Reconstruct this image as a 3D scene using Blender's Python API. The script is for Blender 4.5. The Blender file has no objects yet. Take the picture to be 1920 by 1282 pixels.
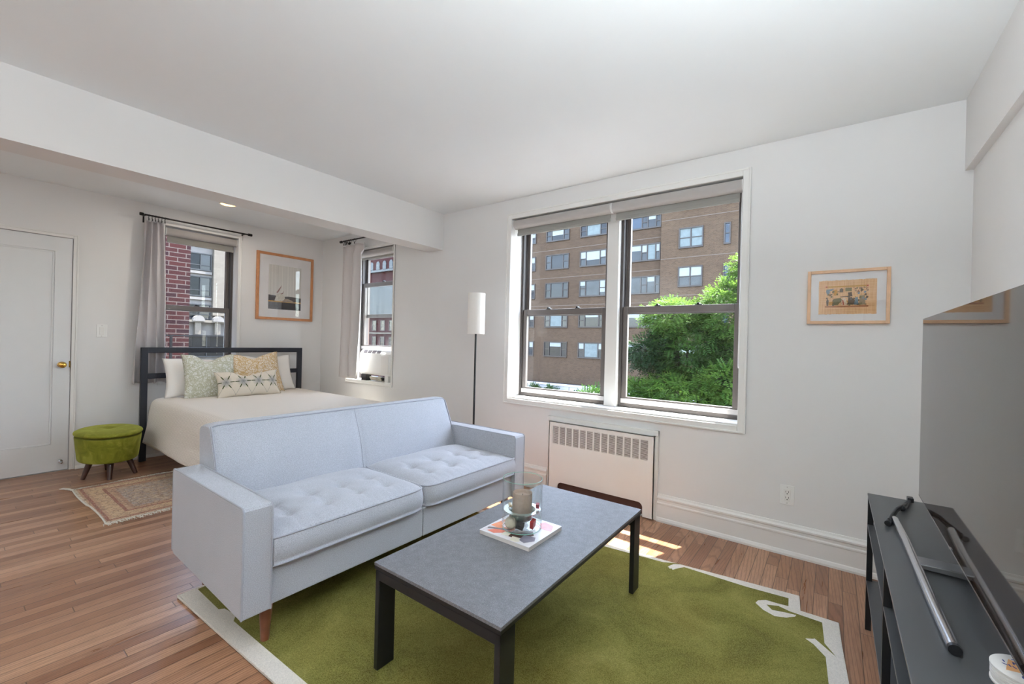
import bpy, math, random
from mathutils import Vector, Matrix
import numpy as np
random.seed(7); RNG = np.random.default_rng(7)
PI = math.pi
S = bpy.context.scene
COL = S.collection

# ------------------------------------------------------------------ camera
CAM_H = 1.22
def make_camera():
    ya, pi_, ro = math.radians(36.6635), math.radians(-0.0481), math.radians(1.3942)
    fw = Vector((-math.sin(ya)*math.cos(pi_), math.cos(ya)*math.cos(pi_), math.sin(pi_)))
    r0 = Vector((math.cos(ya), math.sin(ya), 0)); u0 = r0.cross(fw)
    r = math.cos(ro)*r0 + math.sin(ro)*u0; u = -math.sin(ro)*r0 + math.cos(ro)*u0
    cd = bpy.data.cameras.new('camera'); co = bpy.data.objects.new('camera', cd); COL.objects.link(co)
    cd.sensor_width = 36; cd.lens = 811.98/1920*36; cd.clip_start = .01; cd.clip_end = 400
    co.matrix_world = Matrix(((r.x, u.x, -fw.x, 0), (r.y, u.y, -fw.y, 0), (r.z, u.z, -fw.z, CAM_H), (0, 0, 0, 1)))
    S.camera = co
make_camera()

# ------------------------------------------------------------------ light and exposure
S.view_settings.view_transform = 'Standard'; S.view_settings.look = 'None'
S.view_settings.gamma = 1; S.view_settings.use_curve_mapping = False
S.view_settings.exposure = 0.45
S.cycles.use_denoising = True
S.cycles.max_bounces = 10; S.cycles.diffuse_bounces = 6; S.cycles.glossy_bounces = 5
S.cycles.transmission_bounces = 8; S.cycles.transparent_max_bounces = 16
S.cycles.caustics_reflective = False; S.cycles.caustics_refractive = False
S.cycles.sample_clamp_indirect = 8

SUN_DIR = Vector((-.34, -1.0, -2.37)).normalized()
w = bpy.data.worlds.new('sky'); S.world = w; w.use_nodes = True
wn = w.node_tree.nodes; wl = w.node_tree.links
sky = wn.new('ShaderNodeTexSky'); sky.sky_type = 'NISHITA'; sky.sun_disc = False
sky.sun_elevation = math.asin(-SUN_DIR.z); sky.sun_rotation = math.atan2(.34, 1.0)
hs = wn.new('ShaderNodeHueSaturation'); hs.inputs['Saturation'].default_value = .7
wl.new(sky.outputs[0], hs.inputs['Color']); wl.new(hs.outputs[0], wn['Background'].inputs[0])
wn['Background'].inputs[1].default_value = 1.8
sd = bpy.data.lights.new('sun', 'SUN'); sd.energy = 32; sd.angle = math.radians(.6); sd.color = (1, .95, .88)
so = bpy.data.objects.new('sun', sd); COL.objects.link(so); so.location = (5, 20, 40)
so.rotation_euler = SUN_DIR.to_track_quat('-Z', 'Y').to_euler()
def lamp(name, loc, energy, size, color=(1, 1, 1), rot=(0, 0, 0), shape='DISK'):
    d = bpy.data.lights.new(name, 'AREA'); d.energy = energy; d.shape = shape; d.size = size; d.color = color
    o = bpy.data.objects.new(name, d); COL.objects.link(o); o.location = loc; o.rotation_euler = rot; return o
# fill lamps added out of view to brighten the room
UP = (math.radians(180), 0, 0)
FILL_CEILING = [(-.9, -1.5), (-3.6, -1.5)]
FILL_UP = [(-.4, -2.0, 17), (-3.1, -2.0, 22), (.24, .42, 54)]
for lx, ly, le in FILL_UP: lamp('fill_uplight', (lx, ly, 1.72), le, .42, (.86, .95, 1), UP)
for lx, ly in FILL_CEILING:
    lamp('fill_ceiling_light', (lx, ly, 2.36), 8, .9, (.92, .97, 1))

# ------------------------------------------------------------------ helpers
def C(r, g, b, a=1):
    f = lambda v: (v/255/12.92) if v/255 <= .04045 else ((v/255+.055)/1.055)**2.4
    return (f(r), f(g), f(b), a)

class NT:
    def __init__(s, name):
        s.m = bpy.data.materials.new(name); s.m.use_nodes = True
        s.n = s.m.node_tree.nodes; s.l = s.m.node_tree.links; s.b = s.n['Principled BSDF']; s.out = s.n['Material Output']
    def node(s, t, **kw):
        x = s.n.new(t)
        for k, v in kw.items(): setattr(x, k, v)
        return x
    def set(s, x, **kw):
        for k, v in kw.items():
            k2 = k.replace('_', ' '); x.inputs[k2].default_value = v
        return x
    def link(s, a, b): s.l.new(a, b)
    def math(s, op, a, b=None, c=None):
        x = s.node('ShaderNodeMath', operation=op)
        for i, v in enumerate((a, b, c)):
            if v is None: continue
            if isinstance(v, (int, float)): x.inputs[i].default_value = v
            else: s.link(v, x.inputs[i])
        return x.outputs[0]
    def coord(s, kind='Object'): return s.node('ShaderNodeTexCoord').outputs[kind]
    def sep(s, v):
        x = s.node('ShaderNodeSeparateXYZ'); s.link(v, x.inputs[0]); return x.outputs
    def comb(s, a, b, c=0):
        x = s.node('ShaderNodeCombineXYZ')
        for i, v in enumerate((a, b, c)):
            if isinstance(v, (int, float)): x.inputs[i].default_value = v
            else: s.link(v, x.inputs[i])
        return x.outputs[0]
    def noise(s, vec, scale, detail=3, rough=.5, dist=0):
        x = s.node('ShaderNodeTexNoise'); x.inputs['Scale'].default_value = scale; x.inputs['Detail'].default_value = detail
        x.inputs['Roughness'].default_value = rough; x.inputs['Distortion'].default_value = dist
        if vec is not None: s.link(vec, x.inputs['Vector'])
        return x.outputs['Fac']
    def ramp(s, fac, stops, interp='LINEAR'):
        x = s.node('ShaderNodeValToRGB'); x.color_ramp.interpolation = interp
        e = x.color_ramp.elements
        while len(e) < len(stops): e.new(.5)
        for i, (p, c) in enumerate(stops): e[i].position = p; e[i].color = c
        s.link(fac, x.inputs[0]); return x.outputs[0]
    def mix(s, fac, a, b, mode='MIX'):
        x = s.node('ShaderNodeMix', data_type='RGBA', blend_type=mode)
        for i, v in ((0, fac), (6, a), (7, b)):
            if isinstance(v, (int, float, tuple)): x.inputs[i].default_value = v
            else: s.link(v, x.inputs[i])
        return x.outputs[2]
    def bump(s, h, strength=.3, dist=.01):
        x = s.node('ShaderNodeBump'); x.inputs['Strength'].default_value = strength; x.inputs['Distance'].default_value = dist
        s.link(h, x.inputs['Height']); s.link(x.outputs[0], s.b.inputs['Normal'])
    def scalev(s, v, sc):
        x = s.node('ShaderNodeMapping'); x.inputs['Scale'].default_value = sc; s.link(v, x.inputs[0]); return x.outputs[0]

def simple(name, col, rough=.5, metal=0, spec=.5, bump=None, var=0, vscale=6, sheen=0):
    t = NT(name); b = t.b
    b.inputs['Roughness'].default_value = rough; b.inputs['Metallic'].default_value = metal
    b.inputs['Specular IOR Level'].default_value = spec; b.inputs['Sheen Weight'].default_value = sheen
    co = t.coord()
    f = t.noise(co, vscale, 4)
    v = var or .03
    dark = tuple(c*(1-v) for c in col[:3])+(1,); lite = tuple(min(1, c*(1+v)) for c in col[:3])+(1,)
    t.link(t.ramp(f, [(.3, dark), (.7, lite)]), b.inputs['Base Color'])
    if bump: t.bump(t.noise(co, bump[0], 3), bump[1], bump[2])
    return t.m
def emit(name, col, strength):
    t = NT(name); t.b.inputs['Base Color'].default_value = col; t.b.inputs['Emission Color'].default_value = col
    t.b.inputs['Emission Strength'].default_value = strength; return t.m
def fabric(name, col, scale=900, strength=.25, rough=.95, var=.10, sheen=.2):
    t = NT(name); co = t.coord(); b = t.b
    f = t.noise(co, scale, 2); g = t.noise(co, 5, 3)
    dark = tuple(c*(1-var) for c in col[:3])+(1,); lite = tuple(min(1, c*(1+var)) for c in col[:3])+(1,)
    base = t.ramp(f, [(.35, dark), (.65, lite)])
    base = t.mix(.12, base, t.ramp(g, [(.3, dark), (.7, lite)]))
    t.link(base, b.inputs['Base Color']); b.inputs['Roughness'].default_value = rough; b.inputs['Sheen Weight'].default_value = sheen
    b.inputs['Specular IOR Level'].default_value = .15
    t.bump(f, strength, .002); return t.m
def glass(name, tint=(.97, .985, .98, 1), refl=1.0):
    t = NT(name); t.n.remove(t.b)
    tr = t.node('ShaderNodeBsdfTransparent'); tr.inputs[0].default_value = tint
    gl = t.node('ShaderNodeBsdfGlossy'); gl.inputs['Roughness'].default_value = .0
    lw = t.node('ShaderNodeFresnel'); gm = t.node('ShaderNodeNewGeometry')
    t.link(t.math('MULTIPLY_ADD', gm.outputs['Backfacing'], 1/1.45-1.45, 1.45), lw.inputs[0])
    f = t.math('MULTIPLY', lw.outputs[0], refl)
    mx = t.node('ShaderNodeMixShader'); t.link(f, mx.inputs[0]); t.link(tr.outputs[0], mx.inputs[1]); t.link(gl.outputs[0], mx.inputs[2])
    t.link(mx.outputs[0], t.out.inputs[0]); return t.m

def wood_floor():
    t = NT('oak_strip_floor'); x, y, z = t.sep(t.coord()); W, L = .057, .95
    rx = t.math('DIVIDE', x, W); row = t.math('FLOOR', rx); fx = t.math('FRACT', rx)
    wn1 = t.node('ShaderNodeTexWhiteNoise', noise_dimensions='1D'); t.link(row, wn1.inputs['W'])
    ry = t.math('ADD', t.math('DIVIDE', y, L), t.math('MULTIPLY', wn1.outputs[0], 7.3)); cy = t.math('FLOOR', ry); fy = t.math('FRACT', ry)
    wn2 = t.node('ShaderNodeTexWhiteNoise', noise_dimensions='2D'); t.link(t.comb(row, cy), wn2.inputs['Vector'])
    rnd = wn2.outputs['Value']
    gv = t.comb(t.math('ADD', t.math('MULTIPLY', x, 30), t.math('MULTIPLY', rnd, 40)), t.math('ADD', t.math('MULTIPLY', y, 2.2), t.math('MULTIPLY', rnd, 17)), rnd)
    g1 = t.noise(gv, 1.0, 5, .6, .6)
    wv = t.node('ShaderNodeTexWave', wave_type='RINGS', rings_direction='Z'); t.link(gv, wv.inputs['Vector'])
    wv.inputs['Scale'].default_value = .95; wv.inputs['Distortion'].default_value = 5.0; wv.inputs['Detail'].default_value = 2.0; wv.inputs['Detail Scale'].default_value = .8
    fine = t.noise(t.comb(t.math('MULTIPLY', x, 500), t.math('MULTIPLY', y, 14)), 1, 2)
    tone = t.ramp(rnd, [(0, C(138, 94, 68)), (.35, C(160, 116, 87)), (.7, C(174, 130, 101)), (1, C(192, 149, 119))])
    c = t.mix(t.math('MULTIPLY', t.ramp(g1, [(.34, (1, 1, 1, 1)), (.50, (0, 0, 0, 1))]), .34), tone, C(104, 64, 40))
    c = t.mix(t.math('MULTIPLY', t.ramp(wv.outputs['Fac'], [(.0, (1, 1, 1, 1)), (.30, (0, 0, 0, 1))]), .42), c, C(92, 58, 38))
    c = t.mix(t.math('MULTIPLY', t.ramp(fine, [(.38, (1, 1, 1, 1)), (.50, (0, 0, 0, 1))]), .34), c, C(98, 62, 42))
    ex = t.math('MINIMUM', fx, t.math('SUBTRACT', 1, fx)); ey = t.math('MULTIPLY', t.math('MINIMUM', fy, t.math('SUBTRACT', 1, fy)), L/W)
    e = t.math('MINIMUM', ex, ey)
    seam = t.ramp(e, [(.0, (1, 1, 1, 1)), (.018, (1, 1, 1, 1)), (.04, (0, 0, 0, 1))])
    c = t.mix(t.math('MULTIPLY', seam, .72), c, C(55, 34, 24))
    t.link(c, t.b.inputs['Base Color']); t.b.inputs['Specular IOR Level'].default_value = .5
    t.link(t.ramp(g1, [(.3, (.27,)*3+(1,)), (.7, (.33,)*3+(1,))]), t.b.inputs['Roughness'])
    t.bump(t.math('SUBTRACT', t.math('MULTIPLY', g1, .2), seam), .18, .002); return t.m

def brick(name, a, b, mortar, axes='xz', bw=.2, bh=.0677, msize=.012, scale=1, var=C(60, 40, 40)):
    t = NT(name); x, y, z = t.sep(t.coord()); u = {'x': x, 'y': y}[axes[0]]
    k = t.node('ShaderNodeTexBrick'); t.link(t.comb(u, z), k.inputs['Vector'])
    k.inputs['Color1'].default_value = a; k.inputs['Color2'].default_value = b; k.inputs['Mortar'].default_value = mortar
    k.inputs['Scale'].default_value = scale; k.inputs['Brick Width'].default_value = bw; k.inputs['Row Height'].default_value = bh
    k.inputs['Mortar Size'].default_value = msize*.62; k.inputs['Mortar Smooth'].default_value = .2; k.inputs['Bias'].default_value = 0
    big = t.noise(t.coord(), .6, 4)
    c = t.mix(t.math('MULTIPLY', t.ramp(big, [(.4, (0, 0, 0, 1)), (.75, (1, 1, 1, 1))]), .3), k.outputs['Color'], var)
    t.link(c, t.b.inputs['Base Color']); t.b.inputs['Roughness'].default_value = .9; t.b.inputs['Specular IOR Level'].default_value = .1
    return t.m

class MB:
    def __init__(s): s.v = []; s.f = []; s.sm = []
    def add(s, vs, fs, smooth=False):
        o = len(s.v); s.v += [tuple(p) for p in vs]; s.f += [tuple(i+o for i in f) for f in fs]; s.sm += [smooth]*len(fs); return s
    def box(s, x0, x1, y0, y1, z0, z1):
        x0, x1 = sorted((x0, x1)); y0, y1 = sorted((y0, y1)); z0, z1 = sorted((z0, z1))
        v = [(x, y, z) for z in (z0, z1) for y in (y0, y1) for x in (x0, x1)]
        return s.add(v, [(0, 2, 3, 1), (4, 5, 7, 6), (0, 1, 5, 4), (2, 6, 7, 3), (0, 4, 6, 2), (1, 3, 7, 5)])
    def prism(s, poly, axis, a, b):
        """poly: 2D points; axis: extrusion axis; the others in order xyz"""
        def P(p, h):
            return {'x': (h, p[0], p[1]), 'y': (p[0], h, p[1]), 'z': (p[0], p[1], h)}[axis]
        ar = sum(poly[i][0]*poly[(i+1) % len(poly)][1]-poly[(i+1) % len(poly)][0]*poly[i][1] for i in range(len(poly)))
        if (ar < 0) != (axis == 'y'): poly = poly[::-1]
        if a > b: a, b = b, a
        n = len(poly); v = [P(p, a) for p in poly]+[P(p, b) for p in poly]
        return s.add(v, [tuple(range(n))[::-1], tuple(range(n, 2*n))]+[(i, (i+1) % n, n+(i+1) % n, n+i) for i in range(n)])
    def tube(s, path, r, n=8, closed=False, cap=True):
        path = [Vector(p) for p in path]; N = len(path); rs = r if isinstance(r, (list, tuple)) else [r]*N
        rings = []; ref = None
        for i, p in enumerate(path):
            if closed: d = path[(i+1) % N]-path[i-1]
            else: d = path[min(i+1, N-1)]-path[max(i-1, 0)]
            if d.length < 1e-9: d = Vector((0, 0, 1))
            d.normalize()
            if ref is None:
                ref = Vector((0, 0, 1)) if abs(d.z) < .9 else Vector((1, 0, 0))
            a = (ref-d*ref.dot(d))
            if a.length < 1e-6: a = d.orthogonal()
            a.normalize(); ref = a; b = d.cross(a)
            rings.append([p+(a*math.cos(2*PI*k/n)+b*math.sin(2*PI*k/n))*rs[i] for k in range(n)])
        v = [q for R in rings for q in R]; f = []
        for i in range(N if closed else N-1):
            j = (i+1) % N
            for k in range(n): f.append((i*n+k, i*n+(k+1) % n, j*n+(k+1) % n, j*n+k))
        if not closed and cap: f += [tuple(range(n))[::-1], tuple(range((N-1)*n, N*n))]
        return s.add(v, f, True)
    def cyl(s, p0, p1, r0, r1=None, n=24): return s.tube([p0, p1], [r0, r0 if r1 is None else r1], n)
    def lathe(s, prof, c, n=40, sx=1, sy=1):
        """prof (r,z) list from bottom; c centre"""
        v = []; f = []; m = len(prof)
        for k in range(n):
            a = 2*PI*k/n
            for r, z in prof: v.append((c[0]+r*sx*math.cos(a), c[1]+r*sy*math.sin(a), c[2]+z))
        for k in range(n):
            j = (k+1) % n
            for i in range(m-1): f.append((k*m+i, j*m+i, j*m+i+1, k*m+i+1))
        return s.add(v, f, True)
    def grid(s, fn, nu, nv, smooth=True):
        v = [fn(i/nu, j/nv) for j in range(nv+1) for i in range(nu+1)]
        f = [(j*(nu+1)+i, j*(nu+1)+i+1, (j+1)*(nu+1)+i+1, (j+1)*(nu+1)+i) for j in range(nv) for i in range(nu)]
        return s.add(v, f, smooth)
    def sphere(s, c, r, n=16, m=10, sc=(1, 1, 1)):
        return s.grid(lambda u, t: (c[0]+r*sc[0]*math.sin(PI*t)*math.cos(2*PI*u), c[1]+r*sc[1]*math.sin(PI*t)*math.sin(2*PI*u), c[2]-r*sc[2]*math.cos(PI*t)), n, m)

def origin_of(o):
    v = Vector((0, 0, 0))
    while o is not None: v += o.location; o = o.parent
    return v
def tag(o, label=None, cat=None, group=None, kind=None):
    if label: o['label'] = label
    if cat: o['category'] = cat
    if group: o['group'] = group
    if kind: o['kind'] = kind
    return o
def thing(name, loc, label, cat, group=None):
    o = bpy.data.objects.new(name, None); COL.objects.link(o); o.location = loc; o.empty_display_size = .05
    return tag(o, label, cat, group)
def obj(name, mb, mat, parent=None, loc=None, bevel=0, seg=2, smooth=None, weld=False):
    me = bpy.data.meshes.new(name); base = origin_of(parent) if parent else Vector(loc or (0, 0, 0))
    me.from_pydata([(p[0]-base.x, p[1]-base.y, p[2]-base.z) for p in mb.v], [], mb.f); me.update()
    sm = mb.sm if smooth is None else [smooth]*len(mb.f)
    me.polygons.foreach_set('use_smooth', sm)
    if any(sm):
        try: me.set_sharp_from_angle(angle=math.radians(50))
        except Exception: pass
    me.materials.append(mat)
    o = bpy.data.objects.new(name, me); COL.objects.link(o)
    if parent: o.parent = parent
    else: o.location = base
    if weld: o.modifiers.new('weld', 'WELD').merge_threshold = .0005
    if bevel:
        b = o.modifiers.new('bevel', 'BEVEL'); b.width = bevel; b.segments = seg; b.limit_method = 'ANGLE'; b.angle_limit = math.radians(40)
        b.harden_normals = False
    return o
def struct(name, mb, mat, parent=None, **kw):
    o = obj(name, mb, mat, parent, **kw)
    if not parent: o['kind'] = 'structure'
    return o
def dup(root):
    r = root.copy(); COL.objects.link(r)
    def rec(a, b):
        for ch in list(a.children):
            c = ch.copy(); COL.objects.link(c); c.parent = b; rec(ch, c)
    rec(root, r); return r
def box(*a): return MB().box(*a)

# ------------------------------------------------------------------ materials
M_wall = simple('warm_white_wall_paint', C(228, 227, 226), .85, spec=.2, var=.01, vscale=2)
M_ceil = simple('white_ceiling_paint', C(234, 237, 238), .9, spec=.15, var=.01, vscale=2)
M_trim = simple('white_gloss_trim', C(232, 231, 228), .42, spec=.4, var=.01)
M_door = simple('white_door_paint', C(222, 223, 224), .38, spec=.45, var=.01)
M_floor = wood_floor()
M_bronze = simple('taupe_window_metal', C(108, 102, 99), .4, .3, var=.04)
M_bronze_d = simple('dark_window_metal', C(78, 73, 72), .45, .3, var=.04)
M_alum = simple('pale_window_metal', C(190, 187, 186), .35, .35, var=.03)
M_glass = glass('window_glass', (.96, .975, .97, 1), .55)
M_shade = simple('grey_roller_fabric', C(176, 171, 168), .75, spec=.2, var=.02, bump=(700, .1, .001))
M_shade_d = simple('grey_blackout_fabric', C(150, 148, 143), .8, spec=.2, var=.02)
M_whitepl = simple('white_plastic', C(235, 235, 233), .35, var=.01)
M_black = simple('black_powder_metal', C(30, 31, 34), .42, .2, var=.05)
M_bedmetal = simple('blue_black_bed_metal', C(42, 45, 54), .35, .3, var=.05)
M_rod = simple('black_curtain_rod', C(28, 26, 27), .35, .5, var=.05)
M_brass = simple('polished_brass', C(214, 170, 84), .18, 1.0, var=.03)
M_chrome = simple('satin_chrome', C(200, 200, 202), .22, 1.0, var=.02)
M_sofa = fabric('light_grey_sofa_weave', C(172, 174, 181), 420, .3, var=.22)
M_pipe = fabric('sofa_piping', C(160, 162, 170), 650, .2)
M_curtain = fabric('grey_linen_curtain', C(198, 194, 196), 500, .25, var=.08)
M_curtain2 = fabric('pale_linen_curtain', C(206, 201, 200), 500, .25, var=.06)
M_legwood = simple('walnut_leg_wood', C(112, 66, 44), .4, var=.2, vscale=25)
M_darkwood = simple('dark_stained_leg_wood', C(66, 40, 32), .35, var=.15, vscale=25)
M_velvet = None
def velvet():
    t = NT('chartreuse_velvet'); co = t.coord(); f = t.noise(co, 9, 6, .65, 1.0)
    t.link(t.ramp(f, [(.3, C(100, 102, 26)), (.5, C(126, 128, 40)), (.72, C(158, 159, 68))]), t.b.inputs['Base Color'])
    t.b.inputs['Roughness'].default_value = .8; t.b.inputs['Sheen Weight'].default_value = .5; t.b.inputs['Sheen Roughness'].default_value = .35
    t.b.inputs['Sheen Tint'].default_value = C(214, 214, 110); t.b.inputs['Specular IOR Level'].default_value = .2
    t.bump(t.noise(co, 400, 2), .1, .002); return t.m
M_velvet = velvet()
def coverlet():
    t = NT('cream_ribbed_coverlet'); x, y, z = t.sep(t.coord())
    # fine ribs across the width, wrapping down the side
    r = t.math('SINE', t.math('MULTIPLY', t.math('ADD', y, z), 2*PI/.011)); r2 = t.math('SINE', t.math('MULTIPLY', x, 2*PI/.03))
    h = t.math('ADD', r, t.math('MULTIPLY', r2, .35))
    c = t.ramp(t.math('MULTIPLY_ADD', h, .35, .5), [(0, C(222, 213, 203)), (1, C(242, 236, 228))])
    t.link(c, t.b.inputs['Base Color']); t.b.inputs['Roughness'].default_value = .95; t.b.inputs['Specular IOR Level'].default_value = .1
    t.bump(h, .35, .003); return t.m
M_cover = coverlet()
def stone_top():
    t = NT('dark_grey_ceramic_tabletop'); co = t.coord(); f = t.noise(co, 300, 3, .7); g = t.noise(co, 30, 4)
    c = t.ramp(f, [(.35, C(92, 92, 96)), (.52, C(110, 110, 114)), (.68, C(142, 142, 146))])
    c = t.mix(.25, c, t.ramp(g, [(.35, C(90, 90, 94)), (.7, C(130, 130, 134))]))
    t.link(c, t.b.inputs['Base Color']); t.b.inputs['Roughness'].default_value = .46; t.b.inputs['Specular IOR Level'].default_value = .32
    t.bump(f, .08, .001); return t.m
M_top = stone_top()
def greenrug():
    t = NT('olive_green_wool_pile'); co = t.coord(); f = t.noise(co, 3.2, 5, .6, .8); g = t.noise(co, 300, 2, .7); k = t.noise(co, 1.6, 3)
    c = t.ramp(f, [(.28, C(70, 64, 24)), (.42, C(98, 94, 38)), (.58, C(126, 121, 60)), (.74, C(150, 143, 82))])
    c = t.mix(t.math('MULTIPLY', t.ramp(k, [(.45, (0, 0, 0, 1)), (.7, (1, 1, 1, 1))]), .55), c, C(104, 78, 16))
    c = t.mix(.42, c, t.ramp(g, [(.32, C(58, 55, 16)), (.68, C(170, 164, 100))]))
    t.link(c, t.b.inputs['Base Color']); t.b.inputs['Roughness'].default_value = 1; t.b.inputs['Specular IOR Level'].default_value = .05
    t.bump(g, .6, .006); return t.m
M_green = greenrug()
M_creampile = simple('cream_wool_pile', C(220, 212, 202), 1, spec=.05, var=.12, vscale=260, bump=(400, .6, .006))
M_rugback = simple('dark_rug_backing', C(70, 56, 44), 1, spec=.05)
def persian(hx, hy):
    t = NT('faded_oriental_rug'); co = t.coord(); x, y, z = t.sep(co)
    wob = t.math('MULTIPLY', t.math('SUBTRACT', t.noise(co, 14, 2), .5), .006)
    dx = t.math('SUBTRACT', hx, t.math('ABSOLUTE', x)); dy = t.math('SUBTRACT', hy, t.math('ABSOLUTE', y))
    d = t.math('ADD', t.math('MINIMUM', dx, dy), wob)
    tan, beige, red, grey = C(190, 150, 120), C(186, 166, 146), C(140, 58, 56), C(140, 140, 150)
    band = t.ramp(t.math('DIVIDE', d, .5), [(0, C(214, 200, 180)), (.02, tan), (.05, red), (.085, tan), (.12, C(206, 172, 134)), (.27, red), (.31, tan), (.36, C(170, 128, 108)), (.40, beige)], 'CONSTANT')
    vo = t.node('ShaderNodeTexVoronoi', feature='DISTANCE_TO_EDGE'); t.link(co, vo.inputs['Vector']); vo.inputs['Scale'].default_value = 26
    line = t.ramp(vo.outputs['Distance'], [(.03, (1, 1, 1, 1)), (.09, (0, 0, 0, 1))])
    vc = t.node('ShaderNodeTexVoronoi'); t.link(co, vc.inputs['Vector']); vc.inputs['Scale'].default_value = 40
    blotch = t.ramp(t.noise(co, 22, 4, .7), [(.38, C(196, 178, 156)), (.5, C(176, 150, 132)), (.56, grey), (.64, C(202, 186, 164)), (.74, C(160, 112, 98))])
    infield = t.math('GREATER_THAN', d, .2)
    c = t.mix(infield, band, blotch)
    c = t.mix(t.math('MULTIPLY', line, .6), c, C(84, 56, 54))
    dots = t.ramp(vc.outputs['Distance'], [(.2, (1, 1, 1, 1)), (.3, (0, 0, 0, 1))])
    c = t.mix(t.math('MULTIPLY', dots, .35), c, C(222, 204, 180))
    knot = t.noise(co, 130, 3, .7)
    c = t.mix(.42, c, t.ramp(knot, [(.3, C(120, 92, 78)), (.7, C(220, 204, 184))]))
    t.link(c, t.b.inputs['Base Color']); t.b.inputs['Roughness'].default_value = 1; t.b.inputs['Specular IOR Level'].default_value = .05
    t.bump(knot, .5, .004); return t.m
M_fringe = simple('off_white_fringe', C(212, 206, 196), 1, var=.08, vscale=80)
def floral(name, ground, ink, scale, lo=.47, hi=.53, s2=.5):
    t = NT(name); co = t.coord()
    n = t.noise(co, scale, 1.5, .5, 2.2); v = t.node('ShaderNodeTexVoronoi', feature='DISTANCE_TO_EDGE'); t.link(co, v.inputs['Vector']); v.inputs['Scale'].default_value = scale*s2
    a = t.ramp(n, [(lo-.07, (0, 0, 0, 1)), (lo-.03, (1, 1, 1, 1)), (hi, (1, 1, 1, 1)), (hi+.04, (0, 0, 0, 1))])
    b = t.ramp(v.outputs['Distance'], [(.03, (1, 1, 1, 1)), (.08, (0, 0, 0, 1))])
    f = t.math('MAXIMUM', a, t.math('MULTIPLY', b, .8))
    c = t.mix(f, ground, ink); t.link(c, t.b.inputs['Base Color']); t.b.inputs['Roughness'].default_value = .95; t.b.inputs['Specular IOR Level'].default_value = .1
    t.bump(t.noise(co, 700, 2), .15, .001); return t.m
M_sage = floral('sage_floral_print', C(222, 223, 218), C(184, 184, 160), 34)
M_ochre = floral('ochre_vine_print', C(234, 226, 214), C(196, 160, 98), 46, .49, .52)
M_whitelinen = fabric('white_pillow_cotton', C(241, 238, 234), 600, .1, var=.02)

# ================================================================== ROOM SHELL
XH, YW, XR, ZC, YF = -5.385, 3.053, .533, 2.475, -2.6
TW = .377
def wall_y(mb, x0, x1, y0, y1, z0, z1, holes):
    """wall slab spanning x, with rectangular holes (x0,x1,z0,z1) sorted by x"""
    cur = x0
    for a, b, c, d in holes:
        mb.box(cur, a, y0, y1, z0, z1); mb.box(a, b, y0, y1, z0, c); mb.box(a, b, y0, y1, d, z1); cur = b
    mb.box(cur, x1, y0, y1, z0, z1)
def wall_x(mb, x0, x1, y0, y1, z0, z1, holes):
    cur = y0
    for a, b, c, d in holes:
        mb.box(x0, x1, cur, a, z0, z1); mb.box(x0, x1, a, b, z0, c); mb.box(x0, x1, a, b, d, z1); cur = b
    mb.box(x0, x1, cur, y1, z0, z1)
BW = (-2.306, -.482, .723, 2.301)      # big window opening
AW = (-4.77, -3.932, .712, 2.262)      # window with the air conditioner
HW = (1.385, 2.052, .735, 2.300)       # bed window opening (y0,y1,z0,z1)
DR = (-.16, .742, 0, 2.03)
mb = MB(); wall_y(mb, XH-.35, XR+.3, YW, YW+.27, -.2, ZC+.25, [AW, BW]); wall_b = struct('wall_back', mb, M_wall)
M_outer = simple('brown_outer_masonry', C(92, 72, 64), .9, var=.1)
mb = MB(); wall_y(mb, XH-.35, XR+.3, YW+.27, YW+TW, -.2, ZC+.25, [(AW[0]-.12, AW[1]+.1, AW[2], AW[3]), (BW[0]-.16, BW[1]+.1, BW[2], BW[3])])
obj('outer_masonry', mb, M_outer, wall_b)
mb = MB(); wall_x(mb, XH-.35, XH, YF, YW, -.2, ZC+.25, [DR, HW]); struct('wall_left', mb, M_wall)
struct('wall_right', box(XR, XR+.3, YF, YW, -.2, ZC+.25), M_wall)
struct('wall_front', box(XH-.35, XR+.3, YF-.2, YF, -.2, ZC+.25), M_wall)
struct('ceiling', box(XH, XR, YF, YW, ZC, ZC+.25), M_ceil)
struct('floor', box(XH, XR, YF, YW, -.2, 0), M_floor)
struct('trim_1', box(-3.38, -3.162, YF, YW, 2.12, ZC), M_wall)      # beam over the bed alcove
struct('trim_2', box(.502, XR, YF, YW, 2.121, ZC), M_wall)          # beam along the right wall

def casing(name, plane, u0, u1, z0, z1, wd=.046, bottom=True):
    """flat picture-frame casing with a raised outer bead; plane 'y' (back wall) or 'x' (left wall)"""
    mb = MB()
    def bx(a, b, c, d, t):
        if plane == 'y': mb.box(a, b, YW-t, YW, c, d)
        else: mb.box(XH, XH+t, a, b, c, d)
    for w0, w1, t in ((0, wd, .008), (wd-.012, wd, .014)):
        zb = z0-w1 if bottom else 0
        bx(u0-w1, u0-w0, zb, z1+w1, t); bx(u1+w0, u1+w1, zb, z1+w1, t)
        bx(u0-w0, u1+w0, z1+w0, z1+w1, t)
        if bottom: bx(u0-w0, u1+w0, z0-w1, z0-w0, t)
    return struct(name, mb, M_trim, bevel=.003)
casing('trim_3', 'y', *BW)
casing('trim_4', 'y', *AW, wd=.03)
casing('trim_5', 'x', *HW, wd=.035)
casing('trim_6', 'x', DR[0], DR[1], 0, DR[3], .034, False)

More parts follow.
